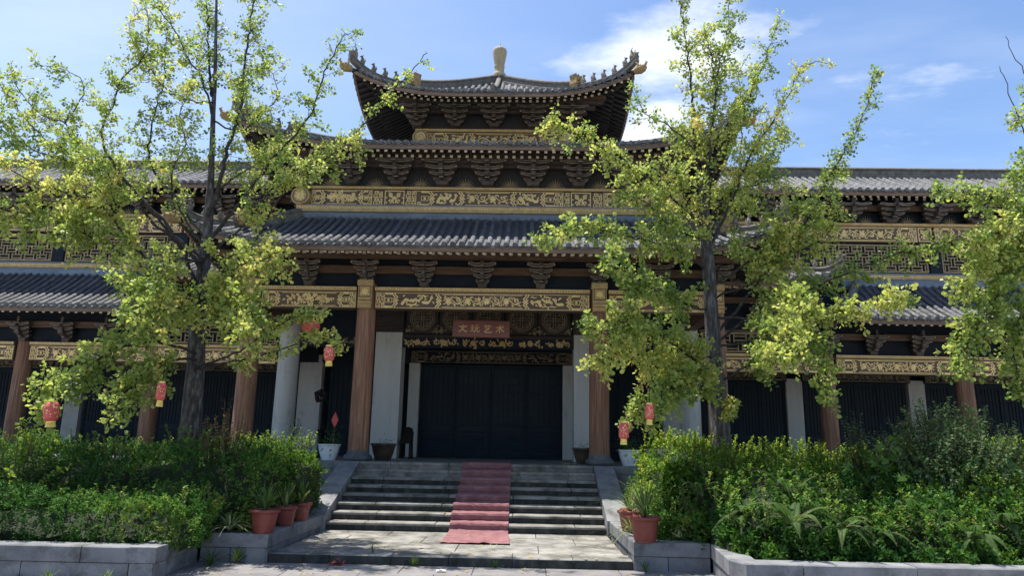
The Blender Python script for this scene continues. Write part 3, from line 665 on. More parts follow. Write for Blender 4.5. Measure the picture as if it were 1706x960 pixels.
    if soffit:
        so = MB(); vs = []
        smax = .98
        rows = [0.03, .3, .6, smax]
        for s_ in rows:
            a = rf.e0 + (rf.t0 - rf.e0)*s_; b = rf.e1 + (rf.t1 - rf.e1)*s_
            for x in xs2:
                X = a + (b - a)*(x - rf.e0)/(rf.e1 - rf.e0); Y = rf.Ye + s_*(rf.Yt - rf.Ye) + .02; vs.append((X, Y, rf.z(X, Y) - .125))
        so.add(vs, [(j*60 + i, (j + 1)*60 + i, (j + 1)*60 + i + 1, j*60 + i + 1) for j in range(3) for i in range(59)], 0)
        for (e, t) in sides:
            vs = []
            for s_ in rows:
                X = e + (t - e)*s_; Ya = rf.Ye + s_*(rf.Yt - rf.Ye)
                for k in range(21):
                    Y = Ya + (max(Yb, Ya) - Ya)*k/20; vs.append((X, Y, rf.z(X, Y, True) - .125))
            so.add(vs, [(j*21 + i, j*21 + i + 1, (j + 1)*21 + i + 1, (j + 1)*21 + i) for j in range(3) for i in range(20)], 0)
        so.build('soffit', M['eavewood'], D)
    if rafters:
        up_, lo_ = MB(), MB()
        def raf(mb, X, Ya, Yb_, drop, w, h, side=None):
            # sloped square timber with a pale painted end
            if side is None:
                za, zb = rf.z(X, Ya) - drop, rf.z(X, min(Yb_, rf.Yt)) - drop
                a = [(X - w, Ya, za - h), (X + w, Ya, za - h), (X + w, Ya, za), (X - w, Ya, za)]; b = [(x, Yb_, zz - za + zb) for x, _, zz in a]
            else:
                e, sg = side; Xa, Xb, Y = Ya, Yb_, X
                za, zb = rf.z(Xa, Y, True) - drop, rf.z(Xb, Y, True) - drop
                a = [(Xa, Y - w, za - h), (Xa, Y + w, za - h), (Xa, Y + w, za), (Xa, Y - w, za)]; b = [(Xb, y, zz - za + zb) for _, y, zz in a]
            mb.add(a + b, [(0, 1, 5, 4), (1, 2, 6, 5), (2, 3, 7, 6), (3, 0, 4, 7)], 0)
            mb.add(a, [(0, 3, 2, 1) if side and side[1] < 0 else (0, 1, 2, 3)], 1)
        k = math.ceil((rf.e0 + .12)/pitch)
        inner = raf_to if raf_to else rf.Ye + 1.3
        while k*pitch < rf.e1 - .1:
            X = k*pitch + pitch*.5; k += 1
            if (rows_from is not None and X < rows_from) or (rows_to is not None and X > rows_to): continue
            dmax = rf.sx(X)*(rf.Yt - rf.Ye)
            raf(up_, X, rf.Ye + .09, rf.Ye + max(.2, min(.85, dmax + .1)), .142, .034, .068)
            if dmax > .35: raf(lo_, X, rf.Ye + .46, min(inner, rf.Ye + max(.5, dmax + .2)), .232, .034, .066)
        for (e, t) in sides:
            sg = 1 if e > t else -1; Y = rf.Ye + .2
            while Y < Yb:
                dm = min(1.0, max(0, rf.sy(Y)))*abs(e - t)
                raf(up_, Y, e - sg*.09, e - sg*max(.2, min(.85, dm)), .142, .034, .068, (e, sg))
                if dm > .4: raf(lo_, Y, e - sg*.46, e - sg*min(1.3, dm), .232, .034, .066, (e, sg))
                Y += pitch
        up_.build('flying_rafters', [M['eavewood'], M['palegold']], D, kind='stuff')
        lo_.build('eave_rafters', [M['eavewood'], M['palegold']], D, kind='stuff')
    return D

def beast_meshes():
    """small seated roof figures, the squat ridge-end head and the horned corner beast"""
    a = MB()
    a.box(-.055, .055, -.05, .05, 0, .035)
    a.lathe([(.052, .03), (.060, .07), (.050, .12), (.038, .16), (.030, .185)], (0, 0, 0), 8)
    a.ball((0, -.018, .21), .034, .04, .036, 8, 5)
    a.tube([(0, -.045, .205), (0, -.08, .195)], [.02, .012], 5)
    for d in (-1, 1): a.tube([(d*.018, .0, .235), (d*.026, .012, .27)], [.011, .003], 4); a.tube([(d*.03, -.03, .1), (d*.032, -.055, .04)], [.016, .02], 5)
    a.tube([(0, .05, .06), (0, .085, .12), (0, .07, .19)], [.022, .02, .006], 5)
    b = MB()
    b.prism([(-.15, 0), (.15, 0), (.17, .12), (.15, .30), (.18, .40), (.12, .36), (.06, .42), (0, .36), (-.06, .42), (-.12, .36), (-.18, .40), (-.15, .30), (-.17, .12)], -.13, .13)
    for d in (-1, 1): b.ball((d*.08, -.14, .24), .04, .03, .04, 8, 5); b.ball((d*.1, -.13, .12), .05, .04, .04, 8, 5)
    b.ball((0, -.16, .16), .07, .06, .05, 8, 5); b.tube([(-.1, -.15, .06), (0, -.19, .045), (.1, -.15, .06)], [.02, .03, .02], 6)
    c = MB()
    c.prism([(-.06, 0), (.06, 0), (.075, .12), (.05, .22), (-.05, .22), (-.075, .12)], -.12, .10)
    c.ball((0, -.14, .16), .055, .07, .06, 8, 5)
    for d in (-1, 1): c.tube([(d*.04, -.02, .2), (d*.09, .0, .30), (d*.07, -.04, .40)], [.03, .022, .005], 6)
    c.tube([(0, .04, .2), (0, .09, .32), (0, .05, .40)], [.04, .026, .006], 6); c.tube([(0, -.18, .14), (0, -.24, .2)], [.025, .008], 5)
    return a.mesh('ridge_figure', M['beast']), b.mesh('ridge_head', M['ochre']), c.mesh('corner_beast', M['beast'])
FIG, HEADM, CORNERM = beast_meshes()

def sweep(mb, pts, prof, m=0):
    """prof in (lateral, up) swept along pts, cross-section kept upright"""
    n = len(prof); vs = []
    for i, p in enumerate(pts):
        t = Vector(pts[min(i + 1, len(pts) - 1)]) - Vector(pts[max(i - 1, 0)]); l = Vector((-t.y, t.x, 0))
        l = l.normalized() if l.length > 1e-6 else Vector((1, 0, 0))
        for (a, b) in prof: vs.append((p[0] + l.x*a, p[1] + l.y*a, p[2] + b))
    mb.add(vs, [(i*n + k, i*n + (k + 1) % n, (i + 1)*n + (k + 1) % n, (i + 1)*n + k) for i in range(len(pts) - 1) for k in range(n)], m)
    mb.add(vs, [tuple(range(n - 1, -1, -1)), tuple((len(pts) - 1)*n + k for k in range(n))], m)
RIDGE = [(-.10, -.04), (.10, -.04), (.10, .03), (.075, .045), (.075, .15), (.10, .16), (.10, .20), (.06, .235), (0, .25), (-.06, .235), (-.10, .20), (-.10, .16), (-.075, .15), (-.075, .045), (-.10, .03)]
def hip_ridge(rf, left, parent, tsplit=.42, nfig=5, kick=.16, scale=1.0, head=True, dragon=True, t1=1.0):
    """corner ridge with its row of figures, ridge head, corner beast, hip rafter and gilt beast head under the tip"""
    e, t = (rf.e0, rf.t0) if left else (rf.e1, rf.t1); sg = -1 if left else 1
    def P(s_):
        X = e + (t - e)*s_; Y = rf.Ye + (rf.Yt - rf.Ye)*s_
        k = kick*max(0, 1 - s_/.16)**2
        return (X, Y, rf.z(X, Y) + k)
    mb = MB(); n = 18
    pts = [P(-.015)] + [P(tsplit*i/n) for i in range(n + 1)]
    sc = .72*scale
    sweep(mb, pts, [(a*sc, b*sc) for a, b in RIDGE])
    sweep(mb, [P(tsplit + (t1 - tsplit)*i/n) for i in range(n + 1)], [(a*scale, b*scale*1.15) for a, b in RIDGE])
    R = mb.build('hip_ridge', M['ridge'], parent); WLOC[R.name] = Vector((0, 0, 0))
    ang = math.atan2(-(rf.Yt - rf.Ye), (e - t)) + PI/2
    for i in range(nfig):
        s_ = tsplit*(.16 + .74*i/max(1, nfig - 1)) if nfig > 1 else tsplit*.5
        p = P(s_); inst('ridge_figure', FIG, R, (p[0], p[1], p[2] + .245*sc), ang, (scale,)*3)
    p = P(.012); inst('corner_beast', CORNERM, R, (p[0], p[1], p[2] + .2*sc), ang, (.8*scale,)*3)
    if head:
        p = P(tsplit + .01); inst('ridge_head', HEADM, R, (p[0], p[1], p[2] + .02), ang, (.95*scale,)*3)
    if dragon:
        hb = MB()
        q = [P(-.02), P(.12), P(.3), P(.6)]
        hb.tube([(a, b, c - .24 - .03*i) for i, (a, b, c) in enumerate(q)], [.075, .085, .09, .09], 4)
        hr = hb.build('hip_rafter', M['darkwood'], parent); WLOC[hr.name] = Vector((0, 0, 0))
        p = P(-.01); d = Vector((e - t, -(rf.Yt - rf.Ye), 0)).normalized()
        g = MB(); c = Vector((p[0], p[1], p[2] - .27))
        g.tube([c - d*.05, c + d*.08, c + d*.20, c + d*.27 + Vector((0, 0, .03))], [.09, .125, .10, .06], 8)
        l = Vector((-d.y, d.x, 0))
        for k in (-1, 1):
            g.tube([c + d*.05 + l*(.07*k), c + d*.10 + l*(.09*k) + Vector((0, 0, .12)), c + d*.02 + l*(.08*k) + Vector((0, 0, .2))], [.035, .025, .008], 5)
            g.ball(c + d*.16 + l*(.07*k) + Vector((0, 0, .06)), .03, .03, .03, 6, 4)
        g.tube([c + d*.24 + Vector((0, 0, .05)), c + d*.30 + Vector((0, 0, .13)), c + d*.25 + Vector((0, 0, .17))], [.04, .03, .01], 5)
        g.build('beast_head', M['ochre'], hr)
    return R

# ------------------------------------------------------------------ bracket sets
def arm_mb(w, h, depth, yc):
    """boat-shaped bracket arm: flat top, scrolled rising ends; painted pale along its edge"""
    mb = MB(); hw = w/2
    half = [(0, 0), (hw*.42, 0), (hw*.62, h*.10), (hw*.78, h*.28), (hw*.86, h*.40), (hw, h*.48), (hw*1.0, h*.86), (hw*.93, h), (hw*.60, h), (hw*.52, h*.86), (0, h*.86)]
    poly = half[:-1] + [(0, h*.86)] + [(-x, z) for x, z in reversed(half[1:-1])]
    y0, y1 = yc - depth/2, yc + depth/2
    mb.prism(poly, y0, y1, 0)
    # pale edge line: thin band just proud of the front face along the outline
    inn = [(x*.91 if abs(x) > 1e-6 else 0, h*.43 + (z - h*.43)*.66) for x, z in poly]; n = len(poly)
    vs = [(x, y0 - .003, z) for x, z in poly] + [(x, y0 - .003, z) for x, z in inn]
    mb.add(vs, [(i, (i + 1) % n, (i + 1) % n + n, i + n) for i in range(n)], 1)
    return mb
def bracket_proto(H=.52, W=.60, depth=.10, step=.13):
    """parent mesh = seat block and stem; children = the tiers of arms and the jutting noses"""
    base = MB()
    base.prism([(-.075, 0), (.075, 0), (.10, .05), (.10, .10), (-.10, .10), (-.10, .05)], -.11, .11)
    base.box(-.035, .035, -.30, .10, H*.30, H*.82); base.box(-.03, .03, -.36, -.28, H*.62, H*1.28)
    specs = []
    tiers = 4
    for i in range(tiers):
        w = W*(.46 + .18*i); z = .09 + (H - .09)*i/tiers; y = -.02 - step*(i*.75)
        specs.append((w, z, y))
    arms = []
    for (w, z, y) in specs:
        mb = arm_mb(w, (H - .09)/tiers*.80, depth, y)
        for d in (-1, 0, 1):
            q = d*w*.42; mb.box(q - .045, q + .045, y - depth*.62, y + depth*.62, (H - .09)/tiers*.69, (H - .09)/tiers*1.02)
        arms.append((mb.mesh('bracket_arm', [M['bracketwood'], M['edge']]), z))
    nose = MB()
    for i in range(3):
        z = .12 + (H - .09)*i/3.2; y = -.16 - step*i
        nose.prism([(-.032, z), (.032, z), (.036, z + H*.13), (-.036, z + H*.13)], y - .06, .08)
        nose.quad((-.037, y - .064, z - .002), (.037, y - .064, z - .002), (.037, y - .064, z + .012), (-.037, y - .064, z + .012), 1)
    return base.mesh('bracket_set', [M['bracketwood'], M['edge']]), arms, nose.mesh('bracket_nose', [M['bracketwood'], M['edge']])
BR = bracket_proto()
def bracket(parent, x, y, z, s=1.0, sz=None, rotz=0.0, sx=None):
    base, arms, nose = BR
    sc = (sx or s, s, sz or s)
    b = inst('bracket_set', base, parent, (x, y, z), rotz, sc); 
    for me, za in arms:
        o = bpy.data.objects.new('bracket_arm', me); COL.objects.link(o); o.parent = b; o.location = (0, 0, za)
    o = bpy.data.objects.new('bracket_nose', nose); COL.objects.link(o); o.parent = b
    return b

RS = random.Random(11)
ZP = 1.178                                                        # terrace floor
# ------------------------------------------------------------------ ground, landing, steps, terrace
def tiled(mb_name, parent, mat, x0, x1, y0, y1, z0, z1, nx, ny, gap=.008, jit=.004, stagger=True, b=.006, name='stone'):
    for j in range(ny):
        ya, yb = y0 + (y1 - y0)*j/ny, y0 + (y1 - y0)*(j + 1)/ny
        cuts = [x0]
        off = (.5 if (j % 2 and stagger) else 0)
        for i in range(1, nx + 1):
            c = x0 + (x1 - x0)*(i - off)/nx + RS.uniform(-.03, .03)*(x1 - x0)/nx
            if x0 + .08 < c < x1 - .08: cuts.append(c)
        cuts.append(x1)
        for a, c in zip(cuts[:-1], cuts[1:]):
            mb = MB(); dz = RS.uniform(-jit, 0); mb.bbox(a + gap/2, c - gap/2, ya + gap/2, yb - gap/2, z0, z1 + dz, b, fm=1 if isinstance(mat, list) else 0); mb.build(name, mat, parent)

g = MB(); g.quad((-900, -300, -.035), (900, -300, -.035), (900, 1500, -.035), (-900, 1500, -.035))
ground = g.build('ground', M['ground'], None, kind='structure'); WLOC['ground'] = Vector((0, 0, 0))
tiled('p', ground, M['paving'], -5.2, 5.0, 7.0, 9.97, -.033, 0.0, 11, 5, name='paving_stone', jit=.003)
g = MB(); g.box(-30, 30, -12, 6.99, -.033, -.004); g.build('paving_field', M['court'], ground)

steps = thing('stone_steps', (0, 9.98, 0), 'broad flight of weathered stone steps with sloped side slabs up to the terrace', 'steps')
Y0, HL, RI, TR, YB = 9.98, .12, .1323, .3256, 12.62
WS = 2.36
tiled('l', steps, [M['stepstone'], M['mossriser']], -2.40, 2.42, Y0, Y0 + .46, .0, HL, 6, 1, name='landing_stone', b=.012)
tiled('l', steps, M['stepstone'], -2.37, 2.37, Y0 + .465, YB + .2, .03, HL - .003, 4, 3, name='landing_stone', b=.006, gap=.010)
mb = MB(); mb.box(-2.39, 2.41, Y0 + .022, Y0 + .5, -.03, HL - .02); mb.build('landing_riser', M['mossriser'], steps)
for k in range(8):
    y = YB + TR*k; z = HL + RI*(k + 1)
    cuts = [-WS]; n = 4; off = RS.uniform(.3, .7)
    for i in range(n): cuts.append(-WS + (i + off)*2*WS/n)
    cuts.append(WS)
    top = k == 7
    for a, c in zip(cuts[:-1], cuts[1:]):
        mb = MB(); mb.bbox(a + .005, c - .005, y - .018, y + TR + (.15 if top else .03), z - .048, z + RS.uniform(-.004, 0), .014); mb.build('tread_stone', M['stepstone'], steps)
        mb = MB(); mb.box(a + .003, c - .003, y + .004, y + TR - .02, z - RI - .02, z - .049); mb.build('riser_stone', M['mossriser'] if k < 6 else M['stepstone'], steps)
for sg in (-1, 1):                                                # sloped side slabs
    a, b = (WS + .004)*sg, (WS + .40)*sg; xa, xb = min(a, b), max(a, b)
    ya, yb_, za, zb = YB - .12, YB + TR*7 + .02, .36, ZP + .006
    for i in range(3):
        t0, t1 = i/3 + .002, (i + 1)/3 - .002
        p = [(ya + (yb_ - ya)*t, za + (zb - za)*t) for t in (t0, t1)]
        mb = MB()
        vs = [(x, y, z + dz) for (y, z) in p for dz in (-.34, 0) for x in (xa, xb)]
        mb.add(vs, [(0, 1, 3, 2), (5, 4, 6, 7), (2, 3, 7, 6), (0, 2, 6, 4), (1, 5, 7, 3), (0, 4, 5, 1)]); mb.build('side_slab', M['granite'], steps)

terr = MB(); terr.box(-17.5, 17.5, 14.97, 24, .0, ZP - .055)
terrace = terr.build('terrace', M['granite'], None, kind='structure'); WLOC['terrace'] = Vector((0, 0, 0))
fl = MB(); fl.box(-17.5, 17.5, 15.05, 24, ZP - .054, ZP); fl.build('floor', M['floor'], terrace)
for sg in (-1, 1):
    for (z0, z1, n, off) in ((ZP - .15, ZP, 8, 0), (ZP - .44, ZP - .155, 8, .5), (ZP - .78, ZP - .445, 8, .2), (0, ZP - .785, 8, .6)):
        x = 2.77
        first = True
        while x < 17:
            w = 1.25 if not first else .6 + off; first = False
            a, b = sg*x, sg*(x + w - .01); mb = MB(); mb.bbox(min(a, b), max(a, b), 14.88, 15.06 if z1 == ZP else 14.99, z0, z1, .012); mb.build('facing_stone', M['granite'], terrace); x += w

# red carpet laid down the flight
mb = MB(); path = []
yy = [(15.9, ZP + .012), (YB + 7*TR - .015, ZP + .013)]
for k in range(7, -1, -1):
    y = YB + TR*k; z = HL + RI*(k + 1)
    if k < 7: path += [(y + TR - .02, z + .035), (y + TR - .06, z + .018), (y + .01, z + .014)]
    path += [(y - .022, z + .010), (y - .036, z - .018), (y - .034, z - .05)] if True else []
    path += [(y - .030, z - RI + .05)]
full = yy[:1] + [(YB + 7*TR + .02, ZP + .012)] + path + [(YB - .06, HL + .03), (YB - .12, HL + .014), (YB - .6, HL + .010), (11.22, HL + .009)]
nx = 17; vs = []; RC = random.Random(9); cw = [[RC.uniform(-1, 1) for _ in range(nx)] for _ in range(len(full))]
for i, (y, z) in enumerate(full):
    t = min(1, max(0, (YB - y)/1.4)); xl = -.27 - .01*math.sin(y*3) + .07*t*0; xr = .715 + .06*t
    for k in range(nx):
        u = k/(nx - 1); wob = .004*math.sin(7*u + i*1.7) + .006*cw[i][k] + (.016*max(0, math.sin(9*u + 3*y))**6 if y < YB else 0)
        vs.append((xl + (xr - xl)*u + .007*cw[i][0], y + .004*cw[i][k], z + abs(wob)))
mb.add(vs, [(i*nx + k, (i + 1)*nx + k, (i + 1)*nx + k + 1, i*nx + k + 1) for i in range(len(full) - 1) for k in range(nx - 1)], 0, False)
carp = mb.build('red_carpet', M['carpet'])
sol = carp.modifiers.new('thickness', 'SOLIDIFY'); sol.thickness = .006; sol.offset = 1
tag(carp, 'faded red carpet runner laid down the middle of the stone steps', 'carpet')

# ------------------------------------------------------------------ pavilion
pav = thing('gate_pavilion', (0, 15.3, ZP), 'tall dark timber gate pavilion with three stacked upturned tiled roofs and gold painted beams', 'pavilion')
GB = [M['gold'], M['beam']]
def beam(parent, x0, x1, yf, z0, z1, kind, rs, depth=.24, name='painted_beam', strip=None, gold=GB, base=None):
    mb = MB(); mb.box(x0, x1, yf, yf + depth, z0, z1); B = mb.build(name, base or M['beam'], parent); WLOC[B.name] = Vector((0, 0, 0))
    o = Orn((0, yf, 0), (1, 0, 0), (0, 0, 1), (0, -1, 0)); painted_panel(o, x0 + .02, x1 - .02, z0 + .02, z1 - .02, kind, rs); o.build('gold_ornament', gold, B)
    if strip:
        mb = MB(); mb.box(x0, x1, yf - .05, yf + depth + .03, strip[0], strip[1]); S = mb.build('key_pattern_board', M['beam'], parent); WLOC[S.name] = Vector((0, 0, 0))
        o = Orn((0, yf - .05, 0), (1, 0, 0), (0, 0, 1), (0, -1, 0)); greek_strip(o, x0, x1, strip[0] + .004, strip[1] - .004); o.build('gold_ornament', [M['gold'], M['goldbase']], S)
    return B
def column(parent, x, y, z1, r=.215, mat='column', base=True, name='column', taper=.93):
    mb = MB(); prof = [(r*1.02, .20), (r, .5), (r*.985, (z1 - ZP)*.5), (r*taper, z1 - ZP)]
    mb.lathe(prof, (x, y, ZP), 20); c = mb.build(name, M[mat], parent); WLOC[c.name] = Vector((0, 0, 0))
    if base:
        mb = MB(); mb.lathe([(r*1.22, 0), (r*1.36, .02), (r*1.42, .07), (r*1.30, .12), (r*1.12, .135), (r*1.12, .155), (r*1.06, .16), (r*1.06, .215)], (x, y, ZP), 22); mb.build('base_drum', M['basestone'], c)
    return c
CY = 15.46
for x in (-5.05, -2.54, 2.54, 5.05):
    c = column(pav, x, CY, 4.98)
    mb = MB(); mb.box(x - .15, x + .15, CY - .285, CY - .20, 4.40, 4.90); mb.box(x - .17, x + .17, CY - .31, CY - .19, 4.90, 5.02)
    for k in range(3): mb.lathe([(.07, -.13), (.08, 0), (.07, .13)], (0, 0, 0), 8, cap=True) if False else mb.box(x - .135, x + .135, CY - .31 - .015*k, CY - .284, 4.42 + .075*k, 4.475 + .075*k)
    cc = mb.build('column_capital', M['goldbase'], pav); WLOC[cc.name] = Vector((0, 0, 0))
    o = Orn((0, CY - .288, 0), (1, 0, 0), (0, 0, 1), (0, -1, 0)); o.frame(x - .13, x + .13, 4.64, 4.89, .016, 1); o.flower(x, 4.765, .09); o.spiral(x - .07, 4.70, .04, 1, 0, 1, .012); o.spiral(x + .07, 4.70, .04, 1, PI, -1, .012)
    o.build('gold_ornament', GB, cc)
YF = 15.30
beam(pav, -2.34, 2.34, YF, 4.41, 4.79, 'long', RS, strip=(4.792, 4.885))
for sg in (-1, 1):
    a, b = sorted((sg*2.74, sg*4.84)); beam(pav, a, b, YF, 4.41, 4.79, 'short', RS, strip=(4.792, 4.885))
    mb = MB(); mb.box(sg*5.05 - .12, sg*5.05 + .12, 15.7, 17.8, 4.41, 4.80); mb.build('side_beam', M['beam'], pav)
# bracket zone of the porch: dark boards, brown purlins, brackets
mb = MB(); mb.box(-5.2, 5.2, 15.42, 15.48, 4.89, 5.9); mb.build('bracket_board', M['navy'], pav)
mb = MB(); mb.box(-5.5, 5.5, 15.26, 15.36, 5.19, 5.36); mb.build('purlin_board', M['wood'], pav)
mb = MB(); mb.box(-6.0, 6.0, 14.78, 14.92, 5.42, 5.56); mb.build('eave_purlin', M['wood'], pav)
for k in range(-4, 5): bracket(pav, k*1.2675, 15.30, 4.89)
# ceiling and inner walls
mb = MB(); mb.box(-5.3, 5.3, 15.5, 20.6, 5.92, 6.0); mb.build('ceiling', M['darkwood'], pav)
mb = MB(); mb.box(-4.9, 4.9, 20.55, 20.75, ZP, 9.0); mb.build('rear_wall', M['navy'], pav)

# first roof (porch) and the roof of the hall behind it
R1 = Roof(-6.2, 6.2, 13.95, 5.50, -4.3, 4.3, 16.25, 6.80, rise=.55, Ln=1.35)
D1 = roof_parts(R1, pav, .18, Yback=18.6, raf_to=15.35)
for l in (True, False): hip_ridge(R1, l, pav, tsplit=.45, nfig=4, scale=.95)
for sg in (-1, 1):
    e0, e1, t0, t1 = (-8.35, -4.4, -6.3, -4.4) if sg < 0 else (4.4, 8.35, 4.4, 6.3)
    RH = Roof(e0, e1, 16.5, 5.45, t0, t1, 18.62, 6.55, rise=.22, Ln=1.0)
    DH = roof_parts(RH, pav, .18, Yback=18.6, raf_to=17.9, rows_from=(-9 if sg < 0 else 5.6), rows_to=(-5.6 if sg < 0 else 9))
    hip_ridge(RH, sg < 0, pav, tsplit=.52, nfig=4, scale=.9, dragon=False)
    # hall bay between porch and wing: lattice transom, board, brackets
    a, b = sorted((sg*5.3, sg*8.35))
    mb = MB(); mb.box(a, b, 17.95, 18.05, 4.42, 5.9); mb.build('bracket_board', M['navy'], pav)
    mb = MB(); mb.box(a, b, 17.72, 17.82, 5.13, 5.28); mb.build('purlin_board', M['wood'], pav)
    mb = MB(); mb.box(a, b, 17.2, 17.32, 5.38, 5.5); mb.build('eave_purlin', M['wood'], pav)
    for q in (5.6, 6.75, 7.9): bracket(pav, sg*q, 17.86, 4.47, 1.0)
    beam(pav, a, b, 17.86, 3.42, 3.80, 'vine', RS, strip=(3.802, 3.885))
    lm = lattice_mesh(a + .1, b - .1, 3.96, 4.38, .2, .022); L_ = lm.build('lattice_window', M['lattice'], None); L_.parent = pav; L_.matrix_parent_inverse = Matrix.Translation(-wl(pav)); L_.location = (0, 17.92, 0)
    mb = MB(); mb.box(a, b, 18.0, 18.06, 3.9, 4.44); mb.build('transom_backing', M['navy'], pav)
    mb = MB(); mb.box(a, b, 17.86, 17.98, 4.42, 4.47); mb.build('transom_rail', M['beam'], pav)

# second storey
WY2, C0 = 16.25, 20.6
mb = MB(); mb.box(-4.25, 4.25, WY2 + .06, 2*C0 - WY2, 6.0, 8.42); mb.build('upper_wall', M['navy'], pav)
mb = MB(); mb.box(-4.42, 4.42, WY2 - .16, WY2 + .1, 6.70, 6.86); mb.build('ridge_flashing', M['bluegrey'], pav)
fl2 = MB(); fl2.box(-4.50, 4.50, WY2 - .21, WY2 + .1, 6.862, 7.01); F2 = fl2.build('key_pattern_board', M['goldbase'], pav); WLOC[F2.name] = Vector((0, 0, 0))
o = Orn((0, WY2 - .21, 0), (1, 0, 0), (0, 0, 1), (0, -1, 0)); greek_strip(o, -4.48, 4.48, 6.90, 6.985); o.build('gold_ornament', [M['gold'], M['goldbase']], F2)
mb = MB(); mb.box(-4.42, 4.42, WY2 - .15, WY2 + .1, 7.012, 7.06); mb.build('sill_board', M['bluegrey'], pav)
mb = MB()                                                        # ripple of end tiles along the wall foot
for k in range(-23, 24): mb.prism([(k*.18 - .08, 6.64), (k*.18 + .08, 6.64), (k*.18 + .06, 6.71), (k*.18, 6.77), (k*.18 - .06, 6.71)], WY2 - .22, WY2 - .165)
mb.build('end_tiles', M['tile'], pav, kind='stuff')
def storey_band(parent, hw, yf, z0, z1, zstrip, layout, rs):
    mb = MB(); mb.box(-hw, hw, yf, yf + .2, z0, z1); B = mb.build('painted_beam', M['beam'], parent); WLOC[B.name] = Vector((0, 0, 0))
    o = Orn((0, yf, 0), (1, 0, 0), (0, 0, 1), (0, -1, 0))
    for kind, a, b in layout:
        if kind == 'square': square_panel(o, a, b, z0 + .01, z1 - .01, rs)
        elif kind == 'gold':
            o.rect(a, b, z0 + .01, z1 - .01, 1, .003); o.meander(a, b, z0 + .02, z1 - .02, .1)
        else: painted_panel(o, a, b, z0 + .01, z1 - .01, kind, rs)
    o.build('gold_ornament', GB, B)
    mb = MB(); mb.box(-hw - .06, hw + .06, yf - .05, yf + .2, z1 + .002, zstrip); S = mb.build('key_pattern_board', M['beam'], parent); WLOC[S.name] = Vector((0, 0, 0))
    o = Orn((0, yf - .05, 0), (1, 0, 0), (0, 0, 1), (0, -1, 0)); greek_strip(o, -hw - .05, hw + .05, z1 + .006, zstrip - .004); o.build('gold_ornament', [M['gold'], M['goldbase']], S)
storey_band(pav, 4.25, WY2 - .04, 7.062, 7.46, 7.535, [('short', -4.2, -2.75), ('gold', -2.72, -2.5), ('square', -2.45, -1.98), ('gold', -1.95, -1.82), ('long', -1.8, 1.8), ('gold', 1.82, 1.95), ('square', 1.98, 2.45), ('gold', 2.5, 2.72), ('short', 2.75, 4.2)], RS)
for sg in (-1, 1):                                               # round painted beam ends at the corners
    mb = MB(); mb.lathe([(.21, -.14), (.23, -.10), (.23, .10), (.21, .14)], (0, 0, 0), 18)
    mb.v = [(sg*4.42 + x, WY2 - .12 + z*.8, 7.24 + y) for x, y, z in mb.v]; E_ = mb.build('round_beam_end', M['goldbase'], pav); WLOC[E_.name] = Vector((0, 0, 0))
    o = Orn((sg*4.42, WY2 - .235, 7.24), (1, 0, 0), (0, 0, 1), (0, -1, 0)); o.ribbon([(.17*math.cos(a*PI/8), .17*math.sin(a*PI/8)) for a in range(16)], .02, m=1, closed=True); o.flower(0, 0, .14, 8); o.build('gold_ornament', GB, E_)
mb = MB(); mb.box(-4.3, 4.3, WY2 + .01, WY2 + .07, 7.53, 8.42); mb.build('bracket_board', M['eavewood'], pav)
for dy, z in ((.20, 7.98), (.38, 8.02), (.56, 8.06)): mb = MB(); mb.box(-4.5 - dy, 4.5 + dy, WY2 - dy - .06, WY2 - dy + .05, z, z + .09); mb.build('purlin_board', M['bracketwood'], pav)
mb = MB(); mb.box(-5.0, 5.0, WY2 - .74, WY2 - .62, 8.10, 8.22); mb.build('eave_purlin', M['wood'], pav)
for k in range(-4, 5): bracket(pav, k*1.075, WY2 - .12, 7.54, 1.4, 1.0, sx=1.5)
for k in range(-4, 4):
    o = Orn((0, WY2 - .005, 0), (1, 0, 0), (0, 0, 1), (0, -1, 0)); lotus(o, (k + .5)*1.075, 7.56, .5, .22); o.build('lotus_ornament', [M['dimgold'], M['beam']], pav)
R2 = Roof(-5.72, 5.72, 15.0, 8.16, -2.25, 2.25, 18.47, 9.46, rise=.62, Ln=1.0)
D2 = roof_parts(R2, pav, .18, Yback=C0 + 2.5, raf_to=16.3)
for l in (True, False): hip_ridge(R2, l, pav, tsplit=.30, nfig=5)

# third storey
WY3 = 18.47
mb = MB(); mb.box(-2.12, 2.12, WY3 + .06, 2*C0 - WY3, 9.0, 10.98); mb.build('upper_wall', M['navy'], pav)
mb = MB(); mb.box(-2.2, 2.2, WY3 - .12, WY3 + .1, 9.30, 9.47); mb.build('ridge_flashing', M['bluegrey'], pav)
storey_band(pav, 2.12, WY3 - .04, 9.50, 9.96, 10.05, [('gold', -2.1, -1.9), ('long', -1.88, 1.88), ('gold', 1.9, 2.1)], RS)
for sg in (-1, 1):
    mb = MB(); mb.lathe([(.2, -.12), (.225, -.08), (.225, .08), (.2, .12)], (0, 0, 0), 18)
    mb.v = [(sg*2.0 + x, WY3 - .16 + z*.8, 9.74 + y) for x, y, z in mb.v]; E_ = mb.build('round_beam_end', M['goldbase'], pav); WLOC[E_.name] = Vector((0, 0, 0))
    o = Orn((sg*2.0, WY3 - .258, 9.74), (1, 0, 0), (0, 0, 1), (0, -1, 0)); o.ribbon([(.17*math.cos(a*PI/8), .17*math.sin(a*PI/8)) for a in range(16)], .02, m=1, closed=True); o.spiral(0, 0, .12, 1.3, 0, 1, .025); o.build('gold_ornament', GB, E_)
mb = MB(); mb.box(-2.2, 2.2, WY3 + .01, WY3 + .07, 10.05, 11.0); mb.build('bracket_board', M['eavewood'], pav)
